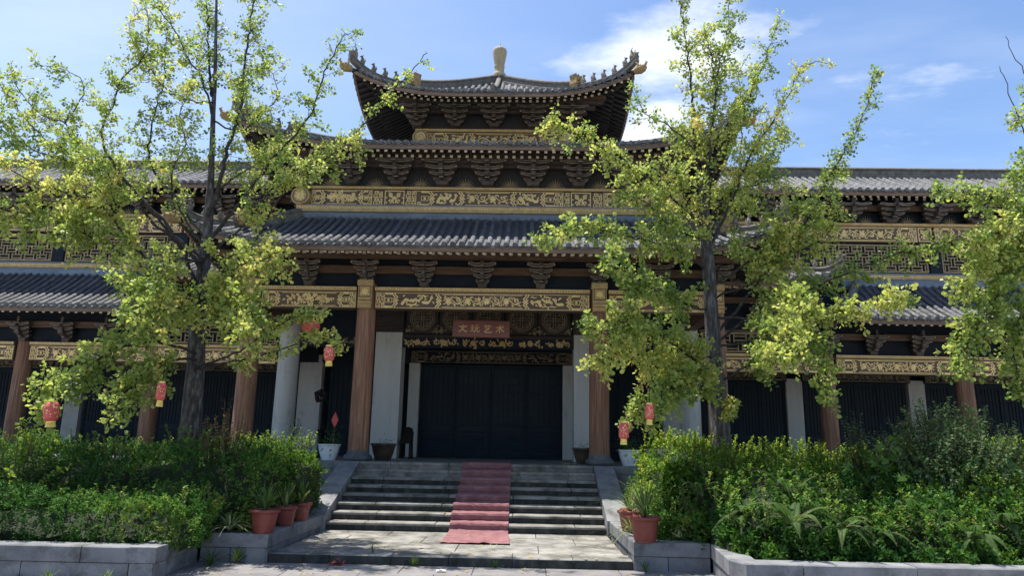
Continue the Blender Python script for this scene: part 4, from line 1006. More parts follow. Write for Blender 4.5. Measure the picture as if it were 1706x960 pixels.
for dy, z in ((.20, 10.45), (.40, 10.50), (.60, 10.56)): mb = MB(); mb.box(-2.35 - dy, 2.35 + dy, WY3 - dy - .06, WY3 - dy + .05, z, z + .09); mb.build('purlin_board', M['bracketwood'], pav)
mb = MB(); mb.box(-3.0, 3.0, WY3 - .80, WY3 - .66, 10.62, 10.75); mb.build('eave_purlin', M['wood'], pav)
for k in range(-2, 3): bracket(pav, k*1.06, WY3 - .12, 10.06, 1.4, .95, sx=1.45)
for sg in (-1, 1):
    for q in (0, 1, 2): bracket(pav, sg*2.12, WY3 + .9 + q*1.06, 10.06, 1.15, .95, sg*PI/2) if False else None
R3 = Roof(-3.68, 3.68, 16.95, 10.46, -.06, .06, C0 - .06, 12.62, rise=.66, Ln=.75, a=.74)
D3 = roof_parts(R3, pav, .18, Yback=2*C0 - 16.95, raf_to=18.5)
for l in (True, False): hip_ridge(R3, l, pav, tsplit=.38, nfig=5)
mb = MB()                                                        # short ridge down the middle of the front slope
sweep(mb, [(0, 16.95 + 3.5*t, R3.z(0, 16.95 + 3.5*t)) for t in (i/10 for i in range(11))], [(a*.7, b*.8) for a, b in RIDGE]); mb.build('front_ridge', M['ridge'], D3)
mb = MB(); mb.lathe([(.13, 12.2), (.12, 12.55), (.15, 12.60), (.15, 12.64), (.12, 12.68), (.12, 12.76), (.19, 12.80), (.205, 12.85), (.20, 12.92), (.155, 12.96), (.145, 13.0), (.145, 13.14), (.16, 13.16), (.165, 13.19), (.15, 13.21), (.155, 13.25), (.185, 13.42), (.212, 13.60), (.222, 13.70), (.215, 13.75), (.18, 13.80), (.11, 13.84), (.02, 13.87), (.014, 13.98), (.004, 14.0)], (0, C0, 0), 40, flute=14, fl=.022)
mb.build('roof_finial', M['finial'], D3)

# doorway wall between the inner piers
DY = 18.0
for sg in (-1, 1):
    mb = MB(); mb.box(*sorted((sg*2.17, sg*2.84)), DY, DY + .55, ZP, 4.30); mb.build('plaster_pier', M['plaster'], pav)
    mb = MB(); mb.box(*sorted((sg*2.15, sg*2.86)), DY - .02, DY + .57, 4.302, 5.2); mb.build('pier_head', M['darkwood'], pav)
    mb = MB(); mb.box(*sorted((sg*4.78, sg*5.42)), 20.2, 20.5, ZP, 3.95); mb.build('plaster_pier', M['plaster'], pav)
    mb = MB(); mb.box(*sorted((sg*2.0, sg*2.3)), 20.1, 20.5, ZP, 3.75); mb.build('door_jamb', M['plaster'], pav)
    column(pav, sg*5.03, 18.02, 4.6, .265, 'plaster', base=False, name='plaster_column', taper=.96)
    a, b = sorted((sg*2.9, sg*4.75))
    mb = MB(); mb.box(a, b, DY + .05, DY + .13, 3.9, 5.3); mb.build('transom_board', M['navy'], pav)
mb = MB(); mb.box(-2.15, 2.15, DY + .06, DY + .14, 4.25, 5.3); mb.build('transom_board', M['navy'], pav)
for x in (-1.68, -.84, 0, .84, 1.68):                            # round key-fret panels
    fr = MB(); fr.box(x - .40, x + .40, DY + .02, DY + .06, 4.30, 5.02); F = fr.build('fret_panel', M['darkwood'], pav); WLOC[F.name] = Vector((0, 0, 0))
    o = Orn((x, DY + .02, 4.68), (1, 0, 0), (0, 0, 1), (0, -1, 0))
    for r in (.315, .27): o.ribbon([(r*math.cos(a*PI/14), r*math.sin(a*PI/14)) for a in range(28)], .016, closed=True)
    for q in range(4):
        c, s_ = (1, 0, -1, 0)[q], (0, 1, 0, -1)[q]
        for pts in ([(.03, 0), (.03, .20), (.12, .20), (.12, .10), (.075, .10)], [(.0, .03), (.20, .03), (.20, .15), (.16, .15), (.16, .07)], [(.16, .19), (.07, .245), (-.03, .245), (-.03, .16)]):
            o.ribbon([(c*u - s_*v, s_*u + c*v) for u, v in pts], .016)
        sx, sy = (1, 1, -1, -1)[q], (1, -1, 1, -1)[q]
        for k in range(5): o.leaf(sx*.36, sy*.33, RS.uniform(0, 6.3), .085, .045)
        o.spiral(sx*.33, sy*.30, .045, .9, q, 1, .013); o.leaf(sx*.24, sy*.34, RS.uniform(0, 6.3), .07, .04); o.leaf(sx*.37, sy*.22, RS.uniform(0, 6.3), .07, .04)
    o.build('gold_ornament', [M['dimgold'], M['beam']], F)
def frieze(x0, x1, yf, z0, z1, parent, gold):
    mb = MB(); mb.box(x0, x1, yf, yf + .08, z0, z1); B = mb.build('frieze_board', M['navy'], parent); WLOC[B.name] = Vector((0, 0, 0))
    o = Orn((0, yf, 0), (1, 0, 0), (0, 0, 1), (0, -1, 0)); h = z1 - z0; n = max(1, round((x1 - x0)/.72)); st = (x1 - x0)/n
    for i in range(n):
        a = x0 + i*st; m = a + st/2
        for k in range(22):
            t = RS.uniform(-1, 1); o.leaf(m + t*st*.42, z0 + h*.5 + RS.uniform(-.36, .36)*h*(1 - .5*abs(t)), RS.uniform(0, 6.3), h*.34, h*.16)
        for t in (-.55, 0, .55): o.spiral(m + t*st*.5, z0 + h*.5, h*.3, 1.1, RS.uniform(0, 6), RS.choice((-1, 1)), h*.1)
        o.flower(m, z0 + h*.5, h*.34, 8)
    o.build('gold_ornament', gold, B)
frieze(-2.15, 2.15, DY - .02, 3.92, 4.17, pav, [M['goldbase'], M['beam']])
for sg in (-1, 1): frieze(*sorted((sg*2.9, sg*4.75)), DY - .02, 3.92, 4.17, pav, [M['dimgold'], M['beam']])
mb = MB(); mb.box(-2.15, 2.15, DY - .01, DY + .1, 4.172, 4.248); mb.build('transom_rail', M['darkwood'], pav)
beam(pav, -2.28, 2.28, 20.15, 3.76, 4.12, 'long', RS, base=M['navy'], gold=[M['dimgold'], M['navy']])
mb = MB(); mb.box(-2.3, 2.3, 20.2, 20.5, 4.12, 5.9); mb.build('over_door_wall', M['navy'], pav)
# doors: four dark leaves with panels
def door_leaf_mesh(w, h):
    mb = MB(); f = .07
    mb.box(0, w, .03, .07, 0, h, 1)
    mb.box(0, f, 0, .06, 0, h); mb.box(w - f, w, 0, .06, 0, h)
    for z in (0, h*.26, h*.33, h - .12): mb.box(f, w - f, .004, .056, z, z + (.12 if z in (0, h - .12) else .06))
    n = 6
    for k in range(1, n): mb.box(f + (w - 2*f)*k/n - .009, f + (w - 2*f)*k/n + .009, .012, .05, h*.33 + .06, h - .12)
    for k in range(1, 7): z = h*.33 + .06 + (h*.67 - .18)*k/7; mb.box(f, w - f, .016, .048, z - .008, z + .008)
    mb.box(f + .05, w - f - .05, .012, .04, .17, h*.26 - .05)
    return mb.mesh('door_leaf', [M['door'], M['glass']])
DL = door_leaf_mesh(.985, 2.55)
for k in range(4): inst('door_leaf', DL, pav, (-1.985 + k*.993, 20.28, ZP + .01))
for sg in (-1, 1):
    for k in range(2): inst('door_leaf', DL, pav, (sg*3.55 - 1.0 + k*1.0, 20.28, ZP + .01))
    mb = MB(); mb.box(*sorted((sg*2.3, sg*4.8)), 20.2, 20.5, 3.74, 5.9); mb.build('over_door_wall', M['navy'], pav)

# ------------------------------------------------------------------ wings
def wing(sg):
    lab = 'long two storey tiled wing running off to the %s of the gate pavilion' % ('left' if sg < 0 else 'right')
    W_ = thing('wing_building', (sg*11, 18, ZP), lab, 'building')
    XE = 16.9
    def S(a, b): return sorted((sg*a, sg*b))
    # upper storey
    mb = MB(); mb.box(*S(4.35, XE), 18.78, 22.5, 4.6, 8.5); mb.build('upper_wall', M['navy'], W_)
    mb = MB(); mb.box(*S(9.3, XE), 18.60, 18.79, 5.80, 6.0); mb.build('ridge_flashing', M['bluegrey'], W_)
    mb = MB(); mb.box(*S(9.3, XE), 18.57, 18.79, 6.002, 6.12); K = mb.build('key_pattern_board', M['goldbase'], W_); WLOC[K.name] = Vector((0, 0, 0))
    o = Orn((0, 18.57, 0), (1, 0, 0), (0, 0, 1), (0, -1, 0)); greek_strip(o, *S(9.32, XE), 6.02, 6.10); o.build('gold_ornament', [M['gold'], M['goldbase']], K)
    mb = MB(); mb.box(*S(6.2, XE), 18.64, 18.79, 6.122, 6.18); mb.build('sill_board', M['bluegrey'], W_)
    posts = [6.4, 8.42, 11.78, 15.14]
    for p in posts:
        mb = MB(); mb.box(sg*p - .16, sg*p + .16, 18.62, 18.8, 6.182, 7.0); mb.build('window_post', M['navy'], W_)
    for a, b in zip(posts[:-1], posts[1:]):
        x0, x1 = S(a + .16, b - .16)
        lm = lattice_mesh(x0 + .06, x1 - .06, 6.25, 6.93, .17, .024)
        L_ = lm.build('lattice_window', M['lattice'], W_); L_.location = (0, 18.68, 0)
    for a, b in list(zip(posts[:-1], posts[1:])):
        x0, x1 = S(a + .02, b - .02)
        storey = MB(); storey.box(x0, x1, 18.62, 18.79, 7.03, 7.46); B = storey.build('painted_beam', M['beam'], W_); WLOC[B.name] = Vector((0, 0, 0))
        o = Orn((0, 18.62, 0), (1, 0, 0), (0, 0, 1), (0, -1, 0)); painted_panel(o, x0 + .02, x1 - .42, 7.04, 7.44, 'vine', RS); square_panel(o, x1 - .38, x1 - .03, 7.05, 7.43, RS); o.build('gold_ornament', GB, B)
    mb = MB(); mb.box(*S(4.4, XE), 18.57, 18.79, 7.462, 7.54); K = mb.build('key_pattern_board', M['goldbase'], W_); WLOC[K.name] = Vector((0, 0, 0))
    o = Orn((0, 18.57, 0), (1, 0, 0), (0, 0, 1), (0, -1, 0)); greek_strip(o, *S(4.4, XE), 7.47, 7.53); o.build('gold_ornament', [M['gold'], M['goldbase']], K)
    mb = MB(); mb.box(*S(4.4, XE), 18.45, 18.55, 7.86, 8.0); mb.build('purlin_board', M['wood'], W_)
    x = 5.06
    while x < XE - .3:
        bracket(W_, sg*x, 18.60, 7.54, 1.3, .85, sx=1.5)
        if x > 6:
            o = Orn((0, 18.775, 0), (1, 0, 0), (0, 0, 1), (0, -1, 0)); lotus(o, sg*(x + .56), 7.57, .5, .22); o.build('lotus_ornament', [M['dimgold'], M['beam']], W_)
        x += 1.12
    x0, x1 = S(4.4, XE)
    RU = Roof(x0, x1, 17.9, 8.235, x0, x1, 20.7, 9.66)
    DU = roof_parts(RU, W_, .2, raf_to=18.75)
    mb = MB(); mb.quad((x0, 20.7, 9.64), (x1, 20.7, 9.64), (x1, 23.7, 8.2), (x0, 23.7, 8.2)); mb.build('rear_slope', M['tile_side'], DU)
    mb = MB(); sweep(mb, [(x0, 20.7, 9.62), (x1, 20.7, 9.62)], [(-.14, -.05), (.14, -.05), (.14, .06), (.10, .08), (.10, .22), (.14, .24), (.14, .28), (.08, .33), (-.08, .33), (-.14, .28), (-.14, .24), (-.10, .22), (-.10, .08), (-.14, .06)])
    RG = mb.build('main_ridge', M['ridge'], DU); WLOC[RG.name] = Vector((0, 0, 0))
    # lower roof
    e0, e1 = S(8.4, XE); t0, t1 = (e0, -9.65) if sg < 0 else (9.65, e1)
    RL = Roof(e0, e1, 16.78, 4.645, t0, t1, 18.64, 5.84, rise=.14, Ln=.9)
    DW = roof_parts(RL, W_, .2, Yback=18.7, raf_to=18.0)
    hip_ridge(RL, sg > 0, W_, tsplit=.5, nfig=0, head=False, dragon=False, kick=.06, scale=.8)
    mb = MB()
    for k in range(int(9.5/.2), int(XE/.2)): mb.prism([(sg*k*.2 - .08, 5.70), (sg*k*.2 + .08, 5.70), (sg*k*.2 + .055, 5.75), (sg*k*.2, 5.80), (sg*k*.2 - .055, 5.75)], 18.55, 18.61)
    mb.build('end_tiles', M['tile'], W_, kind='stuff')
    # veranda: columns, beams, brackets, piers, doors
    cols = [8.42, 11.78, 15.14]
    for p in cols:
        column(W_, sg*p, 18.0, 3.9, .205)
        mb = MB(); mb.box(sg*p - .22, sg*p + .22, 20.2, 20.45, ZP, 3.5); mb.build('plaster_pier', M['plaster'], W_)
    ends = [8.42, 11.78, 15.14, 16.9]
    for a, b in zip(ends[:-1], ends[1:]):
        x0, x1 = S(a + .2, b - .2)
        beam(W_, x0, x1, 17.86, 3.42, 3.80, 'vine', RS, strip=(3.802, 3.885))
        beam(W_, x0, x1, 20.12, 3.42, 3.72, 'vine', RS, base=M['navy'], gold=[M['dimgold'], M['navy']])
        if b < 16:
            w = (x1 - x0 - .16)/4; dm = door_leaf_mesh(w - .01, 2.24)
            for k in range(4): inst('door_leaf', dm, W_, (x0 + .08 + k*w, 20.3, ZP + .01))
    x0, x1 = S(5.5, 8.2); w = (x1 - x0)/4; dm = door_leaf_mesh(w - .01, 2.24)
    for k in range(4): inst('door_leaf', dm, W_, (x0 + k*w, 20.3, ZP + .01))
    beam(W_, x0, x1, 20.12, 3.42, 3.72, 'vine', RS, base=M['navy'], gold=[M['dimgold'], M['navy']])
    mb = MB(); mb.box(*S(4.9, XE), 20.45, 20.7, ZP, 5); mb.build('rear_wall', M['navy'], W_)
    mb = MB(); mb.box(*S(4.9, XE), 20.16, 20.5, 3.73, 5); mb.build('over_door_wall', M['navy'], W_)
    mb = MB(); mb.box(*S(5.2, XE), 18.06, 20.4, 4.40, 4.5); mb.build('ceiling', M['darkwood'], W_)
    mb = MB(); mb.box(*S(8.4, XE), 17.98, 18.05, 3.89, 4.9); mb.build('bracket_board', M['navy'], W_)
    mb = MB(); mb.box(*S(8.4, XE), 17.74, 17.84, 4.25, 4.40); mb.build('purlin_board', M['wood'], W_)
    x = 8.42
    while x < XE - .2: bracket(W_, sg*x, 17.88, 3.89, .95, .9); x += 1.12
for sg in (-1, 1): wing(sg)

# ------------------------------------------------------------------ hanging sign board with four gilt characters
def sign_board():
    t = thing('sign_board', (-.05, 16.5, 4.0), 'reddish brown sign board with four gilt Chinese characters above the entrance', 'sign')
    w, h = 1.33, .40; a = math.radians(-.6)
    def P(u, v, y): return (-.08 + u*math.cos(a) - v*math.sin(a), 16.5 + y + v*.12, 4.19 + u*math.sin(a) + v)
    mb = MB()
    c = [(-w/2, -h/2), (w/2, -h/2), (w/2, h/2), (-w/2, h/2)]; f = .022
    ci = [(x - math.copysign(f, x), z - math.copysign(f, z)) for x, z in c]
    vs = [P(x, z, .05) for x, z in c] + [P(x, z, .012) for x, z in c] + [P(x, z, 0) for x, z in ci]
    mb.add(vs, [(0, 3, 2, 1)] + [(i, (i + 1) % 4, (i + 1) % 4 + 4, i + 4) for i in range(4)] + [(i + 4, (i + 1) % 4 + 4, (i + 1) % 4 + 8, i + 8) for i in range(4)] + [(8, 9, 10, 11)])
    b = mb.build('board', M['sign'], t); WLOC[b.name] = Vector((0, 0, 0))
    mb = MB()
    for x in (-.45, .45): mb.tube([P(x, h/2 - .02, .03), (P(x, h/2, 0)[0], 16.6, 5.9)], .006, 5)
    mb.build('hanging_wire', M['black'], t)
    # strokes in a 100 x 84 cell, clerical hand: (points, start width, mid width, end width)
    G = [
     [([(47, 80), (54, 70)], 5, 8, 4), ([(8, 62), (50, 60), (94, 63)], 6, 7, 9), ([(66, 58), (54, 38), (36, 20), (8, 8)], 6, 8, 10), ([(30, 56), (46, 36), (66, 18), (95, 10)], 5, 9, 12)],
     [([(6, 70), (36, 71)], 6, 6, 6), ([(9, 46), (34, 47)], 6, 6, 6), ([(21, 70), (21, 18)], 7, 6, 6), ([(4, 17), (22, 20), (38, 26)], 7, 6, 4), ([(52, 74), (84, 75)], 6, 6, 6), ([(44, 52), (95, 53)], 6, 6, 7), ([(60, 51), (58, 30), (50, 16), (38, 8)], 6, 7, 8), ([(74, 51), (73, 22), (78, 12), (94, 12), (97, 24)], 6, 8, 5)],
     [([(10, 68), (92, 70)], 6, 6, 7), ([(34, 80), (33, 56)], 6, 6, 5), ([(66, 80), (66, 56)], 6, 6, 5), ([(24, 46), (72, 47), (48, 32), (24, 18), (26, 8), (60, 7), (90, 9), (92, 20)], 6, 8, 7)],
     [([(8, 58), (92, 60)], 6, 7, 8), ([(50, 82), (50, 4)], 7, 7, 6), ([(47, 56), (34, 34), (10, 16)], 5, 8, 9), ([(54, 56), (68, 34), (94, 18)], 5, 9, 11), ([(70, 80), (82, 70)], 5, 8, 4)],
    ]
    cw = .225; pitch = .288
    for k, gl in enumerate(G):
        mb = MB()
        def Q(u, v, y): return P(-pitch*1.5 + k*pitch + (u/100 - .5)*cw, (v/84 - .5)*.20, y)
        for pts, w0, wm, w1 in gl:
            # smooth the polyline
            n = 5*(len(pts) - 1) + 1; sm = []
            for i in range(n):
                t_ = i/(n - 1)*(len(pts) - 1); j = min(int(t_), len(pts) - 2); q = t_ - j
                p0, p1, p2, p3 = pts[max(j - 1, 0)], pts[j], pts[j + 1], pts[min(j + 2, len(pts) - 1)]
                sm.append(tuple(.5*((2*p1[d]) + (-p0[d] + p2[d])*q + (2*p0[d] - 5*p1[d] + 4*p2[d] - p3[d])*q*q + (-p0[d] + 3*p1[d] - 3*p2[d] + p3[d])*q**3) for d in (0, 1)))
            L_, R_ = [], []
            for i, (u, v) in enumerate(sm):
                a_, b_ = sm[max(i - 1, 0)], sm[min(i + 1, n - 1)]; d = Vector((b_[0] - a_[0], b_[1] - a_[1])).normalized(); t_ = i/(n - 1)
                wd = (w0 + (wm - w0)*t_*2 if t_ < .5 else wm + (w1 - wm)*(t_ - .5)*2)*.62
                L_.append((u - d.y*wd, v + d.x*wd)); R_.append((u + d.y*wd, v - d.x*wd))
            vs = [Q(*p, -.010) for p in L_] + [Q(*p, -.010) for p in R_] + [Q(*p, .004) for p in L_] + [Q(*p, .004) for p in R_]
            mb.add(vs, [(n + i, n + i + 1, i + 1, i) for i in range(n - 1)] + [(i, i + 1, 2*n + i + 1, 2*n + i) for i in range(n - 1)] + [(n + i + 1, n + i, 3*n + i, 3*n + i + 1) for i in range(n - 1)])
        mb.build('character', M['gold'], b)
sign_board()

# ------------------------------------------------------------------ planter walls of cut stone
def block_run(parent, p, q, z0, z1, depth, n, mat, name, off=0.0, b=.012):
    """blocks along the line p->q; the exposed face is on the right-hand side looking from p to q"""
    d = Vector((q[0] - p[0], q[1] - p[1], 0)); L = d.length; d.normalize(); nrm = Vector((-d.y, d.x, 0))
    cuts = [0] + [c for c in ((i + off)*L/n for i in range(0 if off > .05 else 1, n)) if .1 < c < L - .1] + [L]
    for a, c in zip(cuts[:-1], cuts[1:]):
        a += .005; c -= .005; j = RS.uniform(0, .006); k = RS.uniform(-.004, 0)
        mb = MB(); bb = b
        ring = [(depth, z0), (depth, z1 + k), (bb + j, z1 + k), (j, z1 - bb + k), (j, z0)]
        vs = []
        for s_ in (a, c):
            for (o_, z) in ring: v = Vector((p[0], p[1], 0)) + d*s_ + nrm*o_; vs.append((v.x, v.y, z))
        mb.add(vs, [(i, (i + 1) % 5, (i + 1) % 5 + 5, i + 5) for i in range(5)] + [(4, 3, 2, 1, 0), (5, 6, 7, 8, 9)])
        mb.build(name, mat, parent)
ZW = .36
def planter(sg, runs, label):
    t = thing('planter_wall', (sg*3.2, 8.7, 0), label, 'planter')
    for (p, q, n, off) in runs:
        if sg > 0: p, q = q, p
        p = (sg*p[0], p[1]); q = (sg*q[0], q[1])
        if sg < 0: block_run(t, p, q, .185, ZW, .30, n, M['granite'], 'coping_stone', off)
        else: block_run(t, p, q, .185, ZW, .30, n, M['granite'], 'coping_stone', off)
        pp = Vector((p[0], p[1])); qq = Vector((q[0], q[1])); dd = (qq - pp).normalized(); nn = Vector((-dd.y, dd.x))*.02
        block_run(t, pp + nn, qq + nn, -.03, .180, .26, n, M['granite'], 'wall_stone', (off + .45) % 1, .006)
    return t
# left: from far outside towards the steps
planter(-1, [((9.4, 8.55), (3.20, 8.55), 5, .3), ((3.20, 8.55), (3.30, 9.93), 1, 0), ((3.30, 9.93), (2.40, 9.93), 1, 0), ((2.40, 9.93), (2.40, 12.55), 2, 0)], 'low grey stone planter wall under the trimmed dark green hedge')
planter(1, [((9.6, 8.42), (3.42, 8.36), 5, .5), ((3.42, 8.36), (3.30, 8.62), 1, 0), ((3.30, 8.62), (3.42, 9.93), 1, 0), ((3.42, 9.93), (2.42, 9.93), 1, 0), ((2.42, 9.93), (2.40, 12.55), 2, 0)], 'low grey stone planter wall under the ferns and golden shrubs')
for sg in (-1, 1):
    mb = MB(); z = ZW - .05
    pts = [(12, 8.8), (3.5, 8.8), (3.5, 10.18), (2.68, 10.18), (2.68, 14.95), (12, 14.95)]
    n = len(pts)
    mb.add([(sg*x, y, z) for x, y in pts], [tuple(range(n)) if sg < 0 else tuple(range(n - 1, -1, -1))]); s_ = mb.build('soil', M['soil'], None, kind='structure')

# ------------------------------------------------------------------ hedges and shrubs made of leaves
def bumps(p, s, seed):
    r = np.random.default_rng(seed); out = np.zeros(len(p))
    for k in range(7):
        f = r.normal(size=3)*s*(1 + .5*k); out += np.sin(p @ f + r.uniform(0, 6.28))/(1 + .45*k)
    return out/2.4
def hedge(name, label, cat, x0, x1, y0, y1, z0, ztop, mat, n, size, seed, rough=.10, shape=OVAL, sprigs=0, sprig_h=.25, core=True, rnd=.35, group=None, top_fn=None, varb=(0, 1), vo=0.0):
    t = thing(name, ((x0 + x1)/2, (y0 + y1)/2, z0), label, cat, group)
    r = np.random.default_rng(seed)
    W, Dp = x1 - x0, y1 - y0
    zt = (lambda x, y: ztop + 0*x) if top_fn is None else top_fn
    H = ztop - z0
    areas = np.array([W*Dp*1.3, W*H*1.5, Dp*H*1.5, Dp*H*1.5]); cnt = (n/6*areas/areas.sum()).astype(int)
    P, Nn = [], []
    for k, c in enumerate(cnt):
        u, v = r.uniform(size=c), r.uniform(size=c)
        if k == 0: p = np.c_[x0 + W*u, y0 + Dp*v, zt(x0 + W*u, y0 + Dp*v)]; nn = np.tile((0, -.25, 1.0), (c, 1))
        elif k == 1: p = np.c_[x0 + W*u, np.full(c, y0), z0 + (zt(x0 + W*u, y0) - z0)*v]; nn = np.tile((0, -1.0, .35), (c, 1))
        elif k == 2: p = np.c_[np.full(c, x0), y0 + Dp*u, z0 + (zt(x0, y0 + Dp*u) - z0)*v]; nn = np.tile((-1.0, -.1, .3), (c, 1))
        else: p = np.c_[np.full(c, x1), y0 + Dp*u, z0 + (zt(x1, y0 + Dp*u) - z0)*v]; nn = np.tile((1.0, -.1, .3), (c, 1))
        P.append(p); Nn.append(nn)
    P = np.concatenate(P); Nn = norm_rows(np.concatenate(Nn).astype(float))
    # round the box edges: pull each point towards a super-ellipsoid
    cx, cy = (x0 + x1)/2, (y0 + y1)/2; zl = zt(P[:, 0], P[:, 1])
    ex = np.clip((np.abs(P[:, 0] - cx) - (W/2 - rnd))/rnd, 0, 1); ey = np.clip((cy - P[:, 1] - (Dp/2 - rnd))/rnd, 0, 1); ez = np.clip((P[:, 2] - (zl - rnd))/rnd, 0, 1)
    ln = np.sqrt(ex**2 + ey**2 + ez**2); over = np.maximum(ln - 1, 0)/np.maximum(ln, 1e-6)*rnd
    P[:, 0] -= np.sign(P[:, 0] - cx)*ex*over; P[:, 1] += ey*over; P[:, 2] -= ez*over
    b = bumps(P, 3.2, seed)*rough + bumps(P, 9, seed + 1)*rough*.45
    P = P + Nn*(b - np.abs(r.normal(size=len(P)))*rough*.55)[:, None]
    keep = bumps(P, 5.5, seed + 5) > -1.25 + .5*r.uniform(size=len(P)); P, Nn, b = P[keep], Nn[keep], b[keep]
    cv = r.normal(size=len(P))*.17; cs = r.uniform(.75, 1.25, len(P)); ax = norm_rows(Nn*.8 + r.normal(size=P.shape)*.35 + np.array((0, 0, .5)))
    P, Nn, cv, cs, ax = (np.repeat(q, 6, axis=0) for q in (P, Nn, cv, cs, ax))       # little rosettes at the shoot tips
    al = norm_rows(ax*.45 + r.normal(size=P.shape)*.62)
    P = P + al*size*.15 - ax*(size*r.uniform(0, 1.6, len(P)))[:, None]
    nr = norm_rows(ax + r.normal(size=P.shape)*.5 + np.array((0, -.15, .3)))
    var = np.clip(vo + .34 + .40*bumps(P, 2.1, seed + 2) + cv + r.normal(size=len(P))*.12, varb[0], varb[1])
    sz = size*cs*r.uniform(.7, 1.3, len(P))
    me = leaf_mesh('foliage', P, al, nr, sz, var, shape, mat)
    o = inst('foliage', me, t, (0, 0, 0))
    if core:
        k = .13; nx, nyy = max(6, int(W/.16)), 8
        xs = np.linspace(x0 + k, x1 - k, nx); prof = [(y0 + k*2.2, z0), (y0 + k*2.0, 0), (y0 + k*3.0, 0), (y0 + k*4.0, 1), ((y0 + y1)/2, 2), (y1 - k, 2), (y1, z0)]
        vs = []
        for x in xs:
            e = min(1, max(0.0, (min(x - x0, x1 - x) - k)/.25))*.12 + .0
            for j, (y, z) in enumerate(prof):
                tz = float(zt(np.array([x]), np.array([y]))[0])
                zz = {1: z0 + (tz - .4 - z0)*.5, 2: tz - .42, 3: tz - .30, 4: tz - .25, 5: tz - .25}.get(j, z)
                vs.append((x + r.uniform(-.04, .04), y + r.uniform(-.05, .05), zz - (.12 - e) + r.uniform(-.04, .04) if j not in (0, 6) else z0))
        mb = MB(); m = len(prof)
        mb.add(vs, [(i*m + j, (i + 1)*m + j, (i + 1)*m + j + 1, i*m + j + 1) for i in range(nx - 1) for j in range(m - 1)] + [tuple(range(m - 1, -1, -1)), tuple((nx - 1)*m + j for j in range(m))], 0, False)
        mb.build('shade_core', M['core'], t)  # solid filler behind the leaves, coloured dark to stand for shade
    if sprigs:
        sp, sa, sn, sv = [], [], [], []; st = MB()
        for i in range(sprigs):
            x, y = r.uniform(x0 + .1, x1 - .1), r.uniform(y0 + .15, y1 - .1); zb = float(zt(np.array([x]), np.array([y]))[0]) - .1
            h = sprig_h*r.uniform(.4, 1.3); lean = r.normal(size=2)*.22
            pts = [(x + lean[0]*h*q, y + lean[1]*h*q, zb + h*q) for q in (0, .5, 1.0)]
            st.tube(pts, [.006, .005, .003], 4, cap=False)
            for q in np.linspace(.3, 1, max(5, int(h/.03))):
                for w in range(2):
                    a = r.uniform(0, 6.28); sp.append((x + lean[0]*h*q, y + lean[1]*h*q, zb + h*q)); sa.append((math.cos(a), math.sin(a), .7)); sn.append((-math.cos(a)*.6, -math.sin(a)*.6, 1)); sv.append(r.uniform(.35, 1.0))
        st.build('sprig_stems', M['stem'], t, kind='stuff')
        me = leaf_mesh('sprig_leaves', sp, sa, np.array(sn), size*r.uniform(.7, 1.2, len(sp)), np.clip(np.array(sv), *varb), shape, mat); inst('sprig_leaves', me, t)['kind'] = 'stuff'
    return t
def wavy(base, amp, seed, fx=1.3, slope=0.0, xr=0.0):
    ph = np.random.default_rng(seed).uniform(0, 6.28, 4)
    return lambda x, y: base + slope*(x - xr) + amp*(np.sin(fx*x + ph[0]) + .6*np.sin(2.7*fx*x + ph[1]) + .5*np.sin(1.7*y + ph[2] + .8*x))
hedge('trimmed_hedge', 'low trimmed dark green hedge along the front of the planter wall', 'hedge', -9.2, -3.05, 8.82, 10.1, .30, .90, M['hedge'], 32000, .042, 21, .13, top_fn=wavy(.89, .045, 3), sprigs=160, sprig_h=.15)
hedge('tall_hedge', 'taller bushy green hedge behind the low trimmed one, beside three potted plants', 'hedge', -9.4, -2.66, 10.15, 12.9, .30, 1.5, M['hedge'], 44000, .048, 22, .19, top_fn=wavy(1.42, .075, 4), sprigs=420, sprig_h=.26, vo=.03)
hedge('corner_shrub', 'leafy bright green shrub at the end of the tall hedge by the steps', 'shrub', -3.9, -2.48, 11.2, 13.0, .30, 1.55, M['privet'], 9000, .044, 23, .16, top_fn=wavy(1.42, .07, 5), sprigs=60, sprig_h=.25, rnd=.5, varb=(0, .75), vo=.03)
hedge('golden_hedge', 'golden yellow topped privet hedge beside the tree trunk and steps', 'hedge', 2.95, 9.4, 10.9, 13.2, .30, 1.5, M['privet'], 46000, .052, 24, .22, top_fn=wavy(1.48, .08, 6), sprigs=520, sprig_h=.30, vo=.10)
hedge('low_shrubbery', 'dense green low shrubs behind the ferns', 'shrubs', 3.35, 9.4, 8.85, 11.1, .28, 1.0, M['hedge'], 42000, .062, 25, .24, top_fn=lambda x, y: .66 + .30*(y - 8.8) + .10*np.sin(1.9*x) + .07*np.sin(4.3*x + 1), sprigs=420, sprig_h=.24, vo=-.10, rnd=.5)
hedge('low_shrub', 'dark low shrub tucked behind the single terracotta pot', 'shrub', 2.72, 3.6, 10.1, 11.2, .28, .95, M['hedge'], 5000, .05, 26, .16, top_fn=wavy(.85, .06, 8), sprigs=20, rnd=.4)

